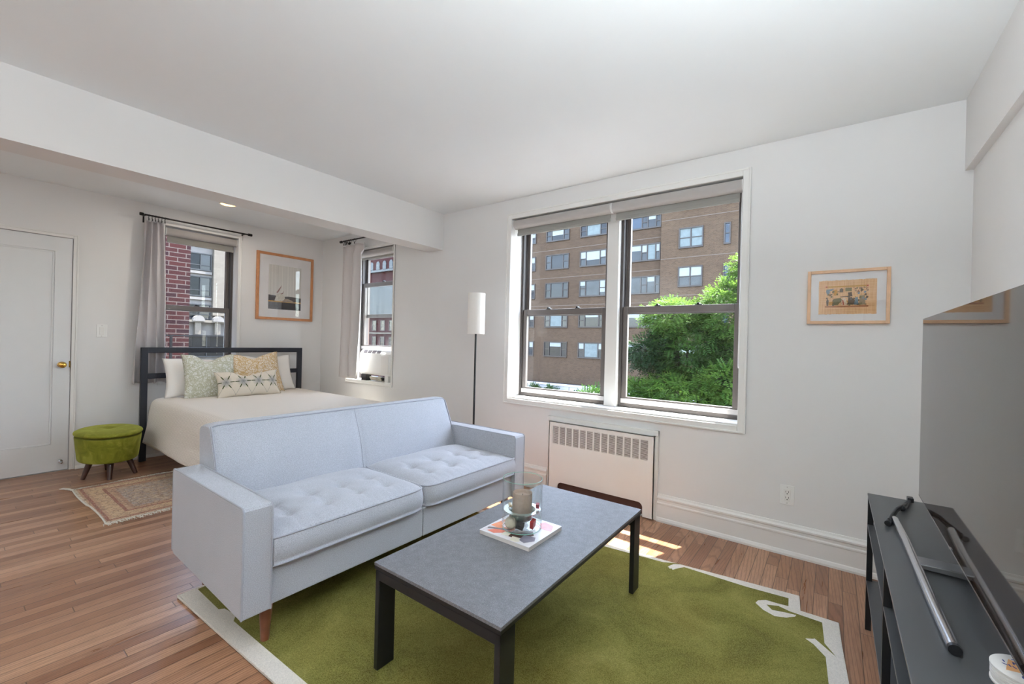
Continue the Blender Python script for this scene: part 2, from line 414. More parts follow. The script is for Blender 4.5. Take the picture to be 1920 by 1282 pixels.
def baseboard(name, path_axis, a, b, h=.186):
    prof = [(0, 0), (.030, 0), (.030, .012), (.024, .026), (.018, .030), (.018, h*.62), (.021, h*.65), (.021, h*.69), (.013, h*.72), (.013, h*.80), (.022, h*.84), (.022, h*.89), (.010, h*.94), (.006, h), (0, h)]
    mb = MB()
    if path_axis == 'x': mb.prism([(YW-p, z) for p, z in prof], 'x', a, b)
    elif path_axis == 'yl': mb.prism([(XH+p, z) for p, z in prof], 'y', a, b)
    else: mb.prism([(XR-p, z) for p, z in prof], 'y', a, b)
    return struct(name, mb, M_trim)
baseboard('baseboard_back', 'x', -.968, XR-.03)
baseboard('baseboard_alcove', 'x', XH+.03, -1.878)
baseboard('baseboard_left', 'yl', DR[1]+.036, YW)
baseboard('baseboard_right', 'yr', YF, YW)

# ---- door
d = struct('door_1', box(XH-.045, XH-.012, DR[0], DR[1]-.004, .008, DR[3]-.004), M_door, bevel=.002)
mb = MB()   # stiles and rails standing proud of one long panel
for a, b, c, e in ((DR[0], -.03, .008, DR[3]-.004), (.632, DR[1]-.004, .008, DR[3]-.004), (-.03, .632, .008, .235), (-.03, .632, 1.905, DR[3]-.004)):
    mb.box(XH-.012, XH-.002, a, b, c, e)
obj('rail', mb, M_door, d)
mb = MB(); Y0, Y1, Z0, Z1 = -.03, .632, .235, 1.905
for a, b, c, e in ((Y0, Y0+.014, Z0, Z1), (Y1-.014, Y1, Z0, Z1), (Y0, Y1, Z0, Z0+.014), (Y0, Y1, Z1-.014, Z1)): mb.box(XH-.012, XH-.006, a, b, c, e)
obj('panel_moulding', mb, M_door, d, bevel=.003)
mb = MB(); mb.lathe([(0, 0), (.024, 0), (.026, .004), (.012, .010), (.010, .028), (.020, .036), (.027, .05), (.024, .064), (.010, .070), (0, .071)], (0, 0, 0), 32)
k = obj('door_knob', mb, M_brass, d); k.data.transform(Matrix.Translation((XH-.002, .685, .925)) @ Matrix.Rotation(PI/2, 4, 'Y'))
tag(k, 'polished brass oval knob')
mb = MB(); mb.lathe([(0, 0), (.016, 0), (.016, .003), (.005, .005), (.004, .05), (.009, .052), (.009, .064), (0, .066)], (0, 0, 0), 20)
k = obj('door_stop', mb, M_chrome, d); k.data.transform(Matrix.Translation((XH-.002, .691, .083)) @ Matrix.Rotation(PI/2, 4, 'Y'))
obj('latch_plate', box(XH-.006, XH-.001, DR[1]-.012, DR[1]-.003, .90, .955), M_brass, d)
struct('trim_7', MB().box(XH-.35, XH-.05, DR[0], DR[0]+.01, 0, DR[3]).box(XH-.35, XH-.05, DR[1]-.003, DR[1]+.0, 0, DR[3]).box(XH-.35, XH-.05, DR[0], DR[1], DR[3]-.003, DR[3]).box(XH-.34, XH-.30, DR[0], DR[1], 0, DR[3]), M_trim)

# ---- sash windows
def sash_window(name, mp, u0, u1, z0, z1, d0, zm, low=None, up_low=None, sw=.038, rail=.05, latches=2):
    """mp maps (u,d,z) to world. frame > ; upper sash outer, lower sash inner"""
    def bx(mb, a, b, da, db, c, e):
        p, q = mp(a, da, c), mp(b, db, e); mb.box(p[0], q[0], p[1], q[1], p[2], q[2]); return mb
    def ring(mb, a, b, da, db, c, e, ws, wb, wt):
        bx(mb, a, a+ws, da, db, c, e); bx(mb, b-ws, b, da, db, c, e); bx(mb, a+ws, b-ws, da, db, c, c+wb); bx(mb, a+ws, b-ws, da, db, e-wt, e); return mb
    root = bpy.data.objects.new(name, None); COL.objects.link(root); root.location = mp((u0+u1)/2, d0, z0); root['kind'] = 'structure'
    F = MB(); ring(F, u0, u1, d0, d0+.10, z0, z1, .022, .03, .03)
    bx(F, u0+.022, u0+.030, d0+.04, d0+.05, z0, z1); bx(F, u1-.030, u1-.022, d0+.04, d0+.05, z0, z1)
    obj('window_frame', F, M_bronze_d, root, bevel=.002)
    lz0 = z0+.028 if low is None else low[0]; lz1 = zm+.025 if low is None else low[1]
    uz0 = zm-.03 if up_low is None else up_low; uz1 = z1-.025
    U = ring(MB(), u0+.024, u1-.024, d0+.055, d0+.085, uz0, uz1, sw*.8, rail*.8, .035)
    us = obj('sash', U, M_bronze, root, bevel=.002)
    obj('glass_pane', bx(MB(), u0+.024+sw*.8, u1-.024-sw*.8, d0+.068, d0+.071, uz0+rail*.8, uz1-.035), M_glass, us)
    L = ring(MB(), u0+.022, u1-.022, d0+.012, d0+.045, lz0, lz1, sw, rail, rail)
    ls = obj('sash', L, M_bronze, root, bevel=.003)
    obj('glass_pane', bx(MB(), u0+.022+sw, u1-.022-sw, d0+.028, d0+.031, lz0+rail, lz1-rail), M_glass, ls)
    b = obj('bottom_rail', bx(MB(), u0+.022, u1-.022, d0+.002, d0+.012, lz0+.002, lz0+rail*.75), M_alum, ls, bevel=.002)
    for i in range(latches):
        uu = u0+(u1-u0)*((i+1)/(latches+1) if latches > 1 else .5)
        k = MB(); bx(k, uu-.022, uu+.022, d0+.014, d0+.045, lz1, lz1+.006); bx(k, uu-.012, uu+.004, d0+.012, d0+.05, lz1+.006, lz1+.018)
        obj('sash_latch', k, M_black, ls, bevel=.002)
    return root
mpB = lambda u, dd, z: (u, YW+dd, z)
mpL = lambda u, dd, z: (XH-dd, u, z)
DB = .165
sash_window('window_1', mpB, -2.304, -1.449, .735, 2.30, DB, 1.487)
sash_window('window_2', mpB, -1.352, -.484, .735, 2.30, DB, 1.487)
sash_window('window_3', mpL, 1.386, 2.051, .745, 2.298, .13, 1.492, latches=1)
sash_window('window_4', mpB, -4.768, -3.934, .722, 2.26, DB, 1.6, low=(1.085, 1.90), up_low=1.475, latches=1)
struct('trim_8', MB().box(-1.449, -1.352, YW+.12, YW+.27, .735, 2.30), M_trim, bevel=.003)    # white mullion
struct('trim_9', MB().box(BW[0], BW[1], YW+.0, YW+.30, .723, .735), M_trim)
struct('trim_10', MB().box(AW[0], AW[1], YW-.012, YW+.30, .708, .722), M_trim, bevel=.002)
struct('trim_11', MB().box(XH-.28, XH+.012, HW[0], HW[1], .728, .745), M_trim, bevel=.002)

# ---- roller shades
def shade(u0, u1, ztop, mp, dd, drop, label, slack=.0, group=None):
    c = mp((u0+u1)/2, dd, ztop); t = thing('roller_shade', c, label, 'window shade', group)
    def P(prof, a, b):
        mb = MB(); n = len(prof); v = [mp(a, p[0], p[1]) for p in prof]+[mp(b, p[0], p[1]) for p in prof]
        mb.add(v, [tuple(range(n)), tuple(range(n, 2*n))[::-1]]+[(i, n+i, n+(i+1) % n, (i+1) % n) for i in range(n)], True); return mb
    # fascia: rounded fabric-covered cassette
    pr = [(dd-.012, ztop-.004), (dd-.036, ztop-.012), (dd-.040, ztop-.03), (dd-.038, ztop-.058), (dd-.028, ztop-.074), (dd-.008, ztop-.082), (dd+.02, ztop-.08), (dd+.03, ztop-.06), (dd+.03, ztop-.004)]
    f = obj('fascia', P(pr, u0, u1), M_shade, t)
    for a, b in ((u0-.001, u0+.004), (u1-.004, u1+.001)):
        obj('end_cap', P([(x-.0015 if x < dd else x, z) for x, z in pr], a, b), M_whitepl, t)
    fl = [(dd+.012, ztop-.06), (dd+.012, ztop-drop), (dd+.016, ztop-drop), (dd+.016, ztop-.06)]
    fab = obj('shade_fabric', P(fl, u0+.02, u1-.02), M_shade_d, t, smooth=False)
    obj('hem_bar', P([(dd+.004, ztop-drop-.004), (dd+.004, ztop-drop+.020), (dd+.022, ztop-drop+.020), (dd+.022, ztop-drop-.004)], u0+.02, u1-.02), M_shade_d, t, smooth=False, bevel=.003)
    return t
def cord(mp, u, dd, ztop, zbot, t, w=.02, m=None, ax=0):
    pts = [mp(u, dd, ztop)]
    for i in range(13):
        a = PI*i/12; pts.append(mp(u+(w/2)*(1-math.cos(a)) if not ax else u, dd+((w/2)*(1-math.cos(a)) if ax else 0), zbot+.015-math.sin(a)*.02))
    pts.append(mp(u+(w if not ax else 0), dd+(w if ax else 0), ztop))
    obj('pull_cord', MB().tube(pts, .0018, 6), m or M_whitepl, t)
s1 = shade(-2.300, -1.379, 2.298, mpB, .045, .135, 'grey roller shade rolled up over left half of double window')
cord(mpB, -2.298, .05, 2.23, 1.07, s1, .03, ax=1)
s2 = shade(-1.374, -.487, 2.298, mpB, .045, .135, 'grey roller shade rolled up over right half of double window')
cord(mpB, -.492, .03, 2.23, 1.09, s2, .03, ax=1)
s3 = shade(1.40, 2.045, 2.292, mpL, .05, .145, 'grey roller shade over window behind the bed')
cord(mpL, 2.02, .06, 2.22, 1.06, s3, .045, M_bronze, ax=0)
s4 = shade(-4.60, -3.94, 2.258, mpB, .03, .10, 'short grey roller shade above air conditioner window')

# ---- curtains
def rod(u0, u1, mp, dd, z, label, rings):
    t = thing('curtain_rod', mp(u0, dd, z), label, 'curtain rod')
    mb = MB().cyl(mp(u0, dd, z), mp(u1, dd, z), .008, n=16); obj('pole', mb, M_rod, t)
    for u, s in ((u0, -1), (u1, 1)):
        obj('finial', MB().cyl(mp(u-.005, dd, z), mp(u+s*.035, dd, z), .0145, n=20), M_rod, t, bevel=.002)
    for u in (u0+.015, u1-.03):
        b = MB().cyl(mp(u, dd, z), mp(u, 0, z), .005, n=10); a, c = mp(u-.006, 0, z-.06), mp(u+.006, -.006, z+.02)
        b.box(a[0], c[0], a[1], c[1], a[2], c[2]); obj('bracket', b, M_rod, t)
    for u in rings:
        path = [mp(u+.003*math.sin(a), dd+.018*math.cos(a), z-.009+.018*math.sin(a)) for a in [2*PI*i/16 for i in range(16)]]
        rg = obj('curtain_ring', MB().tube(path, .0018, 6, closed=True), M_rod, t)
        obj('clip', MB().box(*[v for pair in zip(mp(u-.003, dd-.004, z-.05), mp(u+.003, dd+.004, z-.028)) for v in pair]), M_rod, rg)
    return t
rod(1.20, 2.115, mpL, -.095, 2.345, 'black curtain rod with rings above window behind the bed', [1.235, 1.262, 1.285, 1.31, 1.335, 1.36])
rod(-4.80, -3.90, mpB, -.095, 2.375, 'black curtain rod over air conditioner window, partly behind beam', [-4.76, -4.73, -4.70, -4.66, -4.62, -4.54])

def curtain(name, mp, fn, n=90, m=40, label='', mat=None, cen=(0, 0, 0)):
    mb = MB().grid(fn, n, m); o = obj(name, mb, mat, None, loc=cen)
    sd_ = o.modifiers.new('solid', 'SOLIDIFY'); sd_.thickness = .003; tag(o, label, 'curtain'); return o
def fold_a(u, t):
    # u across 0..1, t down 0..1 ; curtain bunched at the left of the bed window
    y0 = 1.205-.075*t**1.3; y1 = 1.365+.058*t**.8
    y = y0+(y1-y0)*u
    ph = u*2*PI*3.6+.5*math.sin(3*t)
    amp = .020+.020*t
    x = XH+.07+amp*math.sin(ph)*(1+.25*math.sin(5*t+u*4))+.010*math.sin(u*23+t*6)*t
    y += .012*math.cos(ph)*(.6+t)+.008*math.sin(6*t+u*7)*t
    z = 2.292-(2.292-.735)*t-.006*math.sin(ph*1.3)
    if t < .04: z += .012*abs(math.sin(ph))
    return (max(x, XH+.012), y, z)
curtain('curtain', mpL, fold_a, label='grey linen curtain panel bunched behind the headboard', mat=M_curtain, cen=(XH+.07, 1.27, 1.5))
def fold_b(u, t):
    x0 = -4.80-.045*t; x1 = -4.325+.0*t-.06*t**.5*(1-t)
    if t > .05: x1 = -4.40+.03*math.sin(t*4)
    x = x0+(x1-x0)*u; ph = u*2*PI*2.6+.4*math.sin(2.5*t)
    y = YW-.085+(.024+.006*t)*math.sin(ph); x += .014*math.cos(ph)
    z = 2.315-(2.315-.742)*t-.005*math.sin(ph)
    return (x, min(y, YW-.02), z)
curtain('curtain', mpB, fold_b, label='pale grey linen curtain beside the air conditioner window', mat=M_curtain2, cen=(-4.6, YW-.085, 1.5))

# ---- wall plates
def plate(kind, cx, cz, mp, label):
    t = thing('power_outlet' if kind == 'o' else 'light_switch', mp(cx, 0, cz), label, 'outlet' if kind == 'o' else 'light switch')
    w2, h2 = .0365, .058
    def bx(a, b, c, e, d0, d1): 
        p, q = mp(cx+a, d0, cz+c), mp(cx+b, d1, cz+e); return MB().box(p[0], q[0], p[1], q[1], p[2], q[2])
    obj('cover_plate', bx(-w2, w2, -h2, h2, -.005, 0), M_whitepl, t, bevel=.003)
    r = obj('receptacle' if kind == 'o' else 'rocker', bx(-.017, .017, -.034, .034, -.008, -.004), M_trim, t, bevel=.0015)
    mb = MB()
    if kind == 'o':
        for zz in (-.019, .015):
            for a in (-.008, .006):
                p, q = mp(cx+a, -.0086, cz+zz), mp(cx+a+.0022, -.0075, cz+zz+.010); mb.box(p[0], q[0], p[1], q[1], p[2], q[2])
            p, q = mp(cx-.002, -.0086, cz+zz-.009), mp(cx+.003, -.0075, cz+zz-.004); mb.box(p[0], q[0], p[1], q[1], p[2], q[2])
        obj('slot', mb, M_black, r)
    for zz in (-.047, .047):
        obj('screw', MB().cyl(mp(cx, -.0045, cz+zz), mp(cx, -.0062, cz+zz), .003, n=10), M_alum, t)
    return t
plate('o', -.207, .350, mpB, 'white duplex power outlet on wall right of radiator')
plate('s', .937, 1.227, mpL, 'white rocker light switch between door and curtain')

# ---- radiator cover
t = thing('radiator_cover', (-1.42, YW, 0), 'white radiator cover with slotted grille below the double window', 'radiator cover')
X0, X1, ZT = -1.868, -.968, .622
mb = MB(); mb.box(X0, X0+.025, YW-.022, YW, 0, ZT); mb.box(X1-.025, X1, YW-.022, YW, 0, ZT); mb.box(X0, X1, YW-.03, YW, ZT-.035, ZT)
obj('frame', mb, M_trim, t, bevel=.003)
yF = YW-.048; a0, a1 = X0+.027, X1-.018; zt = ZT-.036
gx0, gx1, gz0, gz1 = -1.806, -1.030, .411, .551
sx0, sx1, sz = -1.752, -1.061, .110
mb = MB()
mb.box(a0, a1, yF, yF+.006, gz1, zt); mb.box(a0, gx0, yF, yF+.006, 0, gz1); mb.box(gx1, a1, yF, yF+.006, .012, gz1)
mb.box(gx0, gx1, yF, yF+.006, sz, gz0)
# base opening with round corners
R = .035
mb.box(gx0, sx0, yF, yF+.006, .012, sz); mb.box(sx1, gx1, yF, yF+.006, .012, sz)
for cx, sg in ((sx0+R, -1), (sx1-R, 1)):
    arc = [(cx+sg*R*math.sin(a), sz-R+R*math.cos(a)) for a in [PI/2*i/8 for i in range(9)]]
    mb.prism(arc+[(cx+sg*R, sz)], 'y', yF, yF+.006)
nc = 13; cw = (gx1-gx0)/nc
for i in range(nc):
    b0 = gx0+i*cw
    if i: mb.box(b0-.006, b0+.006, yF, yF+.006, gz0, gz1)
    for j in range(17):
        zz = gz0+(j+.5)*(gz1-gz0)/17
        mb.box(b0, b0+cw, yF+.001, yF+.006, zz-.0017, zz+.0017)
mb.box(a0, a0+.006, yF, YW, 0, zt); mb.box(a1-.006, a1, yF, YW, .012, zt); mb.box(a0, a1, yF, YW, zt-.005, zt)
obj('front_panel', mb, M_trim, t)
obj('fin_and_cavity_shade', box(a0+.03, a1-.03, YW-.018, YW-.004, .02, .56), simple('brown_core_and_shade', C(78, 50, 42), .6, var=.1), t)  # one dark sheet paints both the brown fins and the cavity's shade

# ---- air conditioner
t = thing('air_conditioner', (-4.24, YW+.10, .79), 'white window air conditioner resting on sill beside pale curtain', 'air conditioner')
A0, A1, AZ0, AZ1 = -4.545, -3.965, .795, 1.085
mb = MB(); mb.prism([(YW+.045, AZ1-.002), (YW+.015, AZ1-.045), (YW+.012, AZ0+.02), (YW+.03, AZ0), (YW+.10, AZ0), (YW+.10, AZ1)], 'x', A0, A1)
obj('front_cover', mb, M_whitepl, t, bevel=.006)
obj('body', box(A0+.02, A1-.02, YW+.10, YW+.62, AZ0, AZ1-.02), simple('grey_ac_casing', C(214, 214, 210), .5), t, bevel=.004)
mb = MB(); mv = lambda x, s: (x, YW+.0135+.030*s, AZ1-.045+.043*s)
for r_ in range(3):
    for c_ in range(4):
        xa = A0+.06+c_*.085; s0 = .2+r_*.25; s1_ = s0+.15
        p = [mv(xa, s0), mv(xa+.07, s0), mv(xa+.07, s1_), mv(xa, s1_)]
        q = [(a[0], a[1]+.008, a[2]-.002) for a in p]
        p = [(a[0], a[1]-.0015, a[2]+.0012) for a in p]
        mb.add(p+q, [(0, 1, 2, 3), (7, 6, 5, 4), (0, 4, 5, 1), (1, 5, 6, 2), (2, 6, 7, 3), (3, 7, 4, 0)])
obj('vent_slot', mb, simple('dark_vent', C(60, 48, 62), .6), t)
obj('control_panel', box(A1-.16, A1-.03, YW+.006, YW+.012, AZ0+.03, AZ1-.06), M_trim, t, bevel=.003)
obj('indicator_lamp', MB().sphere((A1-.165, YW+.022, AZ1-.028), .004, 8, 6), emit('green_led', C(80, 200, 90), 1.0), t)
obj('support_block', box(A0+.03, A0+.13, YW+.02, YW+.09, .722, AZ0), M_black, t)
obj('support_block', box(A1-.12, A1-.06, YW+.03, YW+.10, .722, AZ0), M_trim, t)
mb = MB(); pts = []
for i in range(60):
    a = i*.45; pts.append((A0+.27+.10*math.cos(a)+.01*math.sin(i), YW+.05+.022*math.sin(a), .728+.0008*i))
obj('power_cord', mb.tube(pts, .004, 6), simple('cream_cord', C(210, 202, 186), .5), t)
obj('sash_filler', box(AW[0]+.024, AW[1]-.024, YW+.19, YW+.205, AZ1-.02, 1.086), M_whitepl, t)

# ---- recessed ceiling light in the alcove
t = thing('recessed_light', (-4.72, 1.70, ZC), 'warm recessed ceiling light above the bed alcove', 'ceiling light')
obj('trim_ring', MB().lathe([(.062, -.001), (.075, -.004), (.075, 0), (.062, 0)], (-4.72, 1.70, ZC), 32), M_trim, t)
obj('bulb', MB().lathe([(0, -.004), (.05, -.003), (.062, -.001)], (-4.72, 1.70, ZC), 32), emit('warm_bulb', C(255, 214, 150), 2.2), t)
lamp('recessed_lamp_light', (-4.72, 1.70, ZC-.02), 4, .11, (1, .9, .78))
for lx, ly in FILL_CEILING:  # fixture bodies for the added ceiling fill lights
    t = thing('added_fill_ceiling_lamp', (lx, ly, ZC), 'added round fill lamp on the ceiling behind the viewpoint', 'ceiling light', 'added fill lamps on the ceiling, out of view')
    obj('rim', MB().lathe([(.5, 0), (.5, -.06), (.47, -.06), (.47, 0)], (lx, ly, ZC), 48), M_trim, t)
    obj('diffuser', MB().lathe([(0, -.05), (.47, -.05)], (lx, ly, ZC), 48), simple('opal', C(240, 240, 236), .6), t)
for ux, uy, _e in FILL_UP:  # stands for the added uplights, one of them beside the camera
    t = thing('added_fill_uplighter', (ux, uy, 0), 'added fill uplighter on a tall stand, out of view', 'floor lamp', 'added fill uplighters out of view')
    obj('base', MB().lathe([(0, 0), (.15, 0), (.15, .02), (.02, .03), (0, .03)], (ux, uy, 0), 32), M_rod, t)
    obj('pole', MB().cyl((ux, uy, .02), (ux, uy, 1.60), .012, n=14), M_rod, t)
    obj('bowl', MB().lathe([(.02, 1.58), (.12, 1.60), (.24, 1.68), (.25, 1.71), (.24, 1.71), (.11, 1.61), (0, 1.60)], (ux, uy, 0), 40), M_trim, t)
# ================================================================== FURNITURE
# ---- sofa
SX, SY, SL, SD, ST = -1.718, .690, 1.776, .778, .108
sofa = thing('sofa', (SX, SY, 0), 'light grey two-seat sofa with tufted seat cushions behind the coffee table', 'sofa')
def arm(y0, y1):
    xa, xb, za, zb = SX-SD, SX, .17, .582
    mb = MB()
    pr = [(xb, za), (xb, zb-.012), (xb-.006, zb-.003), (xb-.014, zb), (xa+.012, zb), (xa+.003, zb-.004), (xa, zb-.012), (xa+.004, .20), (xa+.03, .185)]
    mb.prism(pr, 'y', y0, y1)
    a = obj('armrest', mb, M_sofa, sofa, bevel=.007, seg=3)
    for yy in (y0+.003, y1-.003):
        path = [(xb-.001, yy, za+.003), (xb, yy, (za+zb)/2), (xb, yy, zb-.013), (xb-.008, yy, zb-.001), (xb-.03, yy, zb), (xa+.03, yy, zb), (xa+.006, yy, zb-.004), (xa, yy, zb-.02), (xa+.003, yy, .20)]
        obj('piping', MB().tube(path, .0042, 8), M_pipe, a)
    return a
arm(SY, SY+ST); arm(SY+SL-ST, SY+SL)
mb = MB().box(SX-SD+.03, SX-.024, SY+ST, SY+SL/2-.0015, .172, .326).box(SX-SD+.03, SX-.024, SY+SL/2+.0015, SY+SL-ST, .172, .326)
obj('front_rail', mb, M_sofa, sofa, bevel=.006)
def back_fn(u, v):
    prof = [(-.56, .20), (-.552, .36), (-.56, .43), (-.58, .52), (-.60, .60), (-.632, .68), (-.664, .755), (-.672, .777), (-.686, .787), (-.74, .786), (-.785, .776), (-.797, .762), (-.800, .74), (-.79, .58), (-.78, .40), (-.775, .20)]
    s = u*(len(prof)-1); i = min(int(s), len(prof)-2); f = s-i
    x = prof[i][0]*(1-f)+prof[i+1][0]*f; z = prof[i][1]*(1-f)+prof[i+1][1]*f
    y0, y1 = SY+ST+.002, SY+SL-ST-.002; y = y0+(y1-y0)*v
    de = min(y-y0, y1-y); r = .05
    if de < r and z > .45:
        k = 1-math.sqrt(max(0, 1-((r-de)/r)**2)); z -= k*(.04 if v > .5 else .014)*(z-.45)/.33
    if u < .45 and z > .36:   # slight crown on the two front panels
        h = (v*2) % 1.0
        x += .016*math.sin(PI*h)**.6*math.sin(PI*min(1, max(0, (z-.36)/.43)))
        if abs(v-.5) < .012: x -= .003
    return (SX+x, y, z)
mb = MB().grid(back_fn, 60, 80)
n = 61
mb.add([mb.v[i] for i in range(n)], [tuple(range(n))]); mb.add([mb.v[80*n+i] for i in range(n)], [tuple(range(n))[::-1]])
bk = obj('backrest', mb, M_sofa, sofa)
for vv in (.004, .996):
    obj('piping', MB().tube([tuple(Vector(back_fn(u, vv))+Vector((.002, 0, .002))) for u in [.02+.46*i/24 for i in range(25)]], .0042, 8), M_pipe, bk)
obj('piping', MB().tube([tuple(Vector(back_fn(.475, v_))+Vector((.001, 0, .003))) for v_ in [.004+.992*i/60 for i in range(61)]], .0042, 8), M_pipe, bk)
obj('seam', MB().tube([tuple(Vector(back_fn(u, .5))+Vector((.001, 0, 0))) for u in [.05+.42*i/20 for i in range(21)]], .0018, 6), M_pipe, bk)
def seat_cushion(y0, y1, dim):
    hx, hy = .293, (y1-y0)/2-.001; cx, cy = SX-.572/2-.004, (y0+y1)/2; zs, zb = .437, .329
    def top(a, b):
        inn = 1 if b*(ym-cy) > 0 else .25
        x = cx+hx*a*(1-.07*inn*abs(b)**14); y = cy+hy*b*(1-.05*inn*abs(a)**10)
        e = (1-abs(a)**5)*(1-abs(b)**7)
        z = zs+.040*e+.004*math.sin(9*a+3)*math.sin(7*b)*e
        for dx_, dy_ in dim:
            d2 = ((x-dx_)/.026)**2+((y-dy_)/.03)**2; z -= .018*math.exp(-d2)+.011*math.exp(-d2/6)
            if abs(x-dx_) < .1: z -= .0035*math.exp(-((y-dy_)/.007)**2)
        z -= .0022*math.exp(-((a-.84)/.10)**2)*(.5+.5*math.sin(y*190+3*math.sin(y*40)))
        return (x, y, z)
    N = 72; mb = MB().grid(lambda u, v: top(2*u-1, 2*v-1), 48, N)
    ring = [(-1+2*i/24, -1) for i in range(24)]+[(1, -1+2*i/36) for i in range(36)]+[(1-2*i/24, 1) for i in range(24)]+[(-1, 1-2*i/36) for i in range(36)]
    def side(i, t):
        a, b = ring[i % len(ring)]; p = top(a, b); bl = .012*math.sin(PI*t)
        return (p[0]+bl*a, p[1]+bl*b*.3, p[2]*(1-t)+zb*t)
    R_ = len(ring); mb.grid(lambda u, v: side(int(round(u*R_)), v), R_, 5)
    mb.add([side(i, 1) for i in range(R_)], [tuple(range(R_))[::-1]])
    c = obj('seat_cushion', mb, M_sofa, sofa, weld=True)
    for t_, dz in ((0, .001), (1, .002)):
        obj('piping', MB().tube([tuple(Vector(side(i, t_))+Vector((0, 0, dz))) for i in range(R_)], .0042, 8, closed=True), M_pipe, c)
ys = SY+ST; ym = SY+SL/2; ye = SY+SL-ST
seat_cushion(ys, ym, [(x, y) for x in (-2.01, -1.865) for y in (.925, 1.095, 1.26, 1.42)])
seat_cushion(ym, ye, [(x, y) for x in (-2.01, -1.865) for y in (1.715, 1.90, 2.09, 2.24)])
for lx, ly in ((-.075, .12), (-.075, SL-.12), (-.70, .12), (-.70, SL-.12)):
    px, py = SX+lx, SY+ly
    obj('leg', MB().cyl((px, py, .014 if lx > -.5 else .014), (px+(.004 if lx > -.5 else -.03), py, .176), .0155, .026, 20), M_legwood, sofa)
sofa.rotation_euler.z = math.radians(-.35)

# ---- coffee table
TX0, TX1, TY0, TY1, TZ = -1.334, -.749, .981, 2.118, .404
ct = thing('coffee_table', ((TX0+TX1)/2, (TY0+TY1)/2, 0), 'low dark coffee table with grey stone top and black metal legs', 'coffee table')
obj('tabletop', box(TX0, TX1, TY0, TY1, TZ-.011, TZ), M_top, ct, bevel=.001)
obj('top_support', box(TX0+.001, TX1-.001, TY0+.001, TY1-.001, TZ-.024, TZ-.0115), M_black, ct)
for y0 in (TY0+.004, TY1-.078):
    obj('end_rail', box(TX0+.004, TX1-.004, y0, y0+.074, TZ-.062, TZ-.028), M_black, ct, bevel=.002)
    obj('spacer', box(TX0+.05, TX1-.05, y0+.02, y0+.055, TZ-.030, TZ-.023), M_black, ct)
    for x0 in (TX0+.004, TX1-.026):
        obj('leg', MB().prism([(x0, TZ-.028), (x0+.022, TZ-.028), (x0+.022, .0145), (x0, .0145)], 'y', y0, y0+.074), M_black, ct, bevel=.002)
ct.rotation_euler.z = math.radians(.3)

# ---- magazine on the table and the glass hurricane
def flat(poly, z, h=.0004, axis='z'): return MB().prism(poly, axis, z, z+h)
bkx, bky = -1.063, 1.527
book = thing('magazine', (bkx, bky, TZ), 'thick white magazine with orange and pink cover under the glass vase', 'magazine')
hw, hh = .126, .126
obj('page_block', box(bkx-hw, bkx+hw, bky-hh, bky+hh, TZ+.0008, TZ+.0165), simple('magazine_pages', C(214, 208, 204), .8, var=.03, vscale=300), book)
M_cv = simple('white_cover', C(226, 224, 228), .28)
cov = obj('cover', box(bkx-hw-.001, bkx+hw+.001, bky-hh-.001, bky+hh+.001, TZ+.0165, TZ+.0178), M_cv, book)
ZC2 = TZ+.0178
def art(name, poly, col, parent, k=0, off=(bkx, bky), lab=None):
    o = obj(name, flat([(off[0]+p[0], off[1]+p[1]) for p in poly], ZC2+.0002*k, .0003), simple('print_%s' % name, col, .3, var=.12, vscale=40), parent)
    if lab: tag(o, lab)
    return o
art('printed_shape', [(-.12, -.06), (-.10, .06), (-.05, .11), (-.02, .04), (-.01, -.04), (-.05, -.07)], C(236, 150, 104), cov, 0, lab='orange printed patch')
art('printed_shape', [(-.12, -.12), (-.12, -.06), (-.05, -.07), (-.02, -.05), (-.03, -.09), (-.06, -.10)], C(216, 208, 212), cov, 1)
art('printed_shape', [(-.10, -.11), (-.06, -.05), (.0, -.04), (-.01, -.07), (-.06, -.115)], C(222, 116, 88), cov, 2)
art('printed_shape', [(-.115, -.08), (-.03, -.045), (-.02, -.055), (-.11, -.095)], C(120, 112, 112), cov, 3)
art('printed_shape', [(-.03, -.10), (.0, -.03), (.06, .0), (.085, -.03), (.06, -.08), (.02, -.10)], C(84, 54, 48), cov, 2)
art('printed_shape', [(.03, -.125), (.02, -.09), (.05, -.085), (.07, -.11), (.06, -.125)], C(230, 224, 208), cov, 4)
art('printed_shape', [(.06, -.10), (.05, -.05), (.10, -.04), (.115, -.07), (.09, -.11)], C(130, 126, 140), cov, 3)
art('printed_shape', [(-.03, -.105), (-.03, -.075), (-.0, -.07), (.005, -.10)], C(226, 222, 206), cov, 4)
art('printed_shape', [(.03, .06), (.05, .115), (.10, .10), (.12, .05), (.07, .045)], C(236, 150, 148), cov, 1, lab='pink printed patch')
art('printed_shape', [(-.06, .05), (-.055, .12), (.02, .12), (.0, .06)], C(206, 214, 190), cov, 1)
M_hglass = glass('clear_vase_glass', (.985, .995, .99, 1), 1.0)
M_rim = simple('green_glass_edge', C(150, 205, 190), .1, spec=.8)
VX, VY, VR, VZ, VH = -1.063, 1.53, .086, TZ+.0190, .212
v = thing('glass_vase', (VX, VY, VZ), 'clear glass cylinder candle holder standing on the magazine', 'vase')
obj('outer_cylinder', MB().lathe([(0, .001), (VR-.012, .001), (VR, .006), (VR, VH), (VR-.003, VH), (VR-.003, .010), (0, .008)], (VX, VY, VZ), 64), M_hglass, v)
obj('rim_edge', MB().tube([(VX+(VR-.0015)*math.cos(a), VY+(VR-.0015)*math.sin(a), VZ+VH) for a in [2*PI*i/64 for i in range(64)]], .0011, 6, closed=True), M_rim, v)
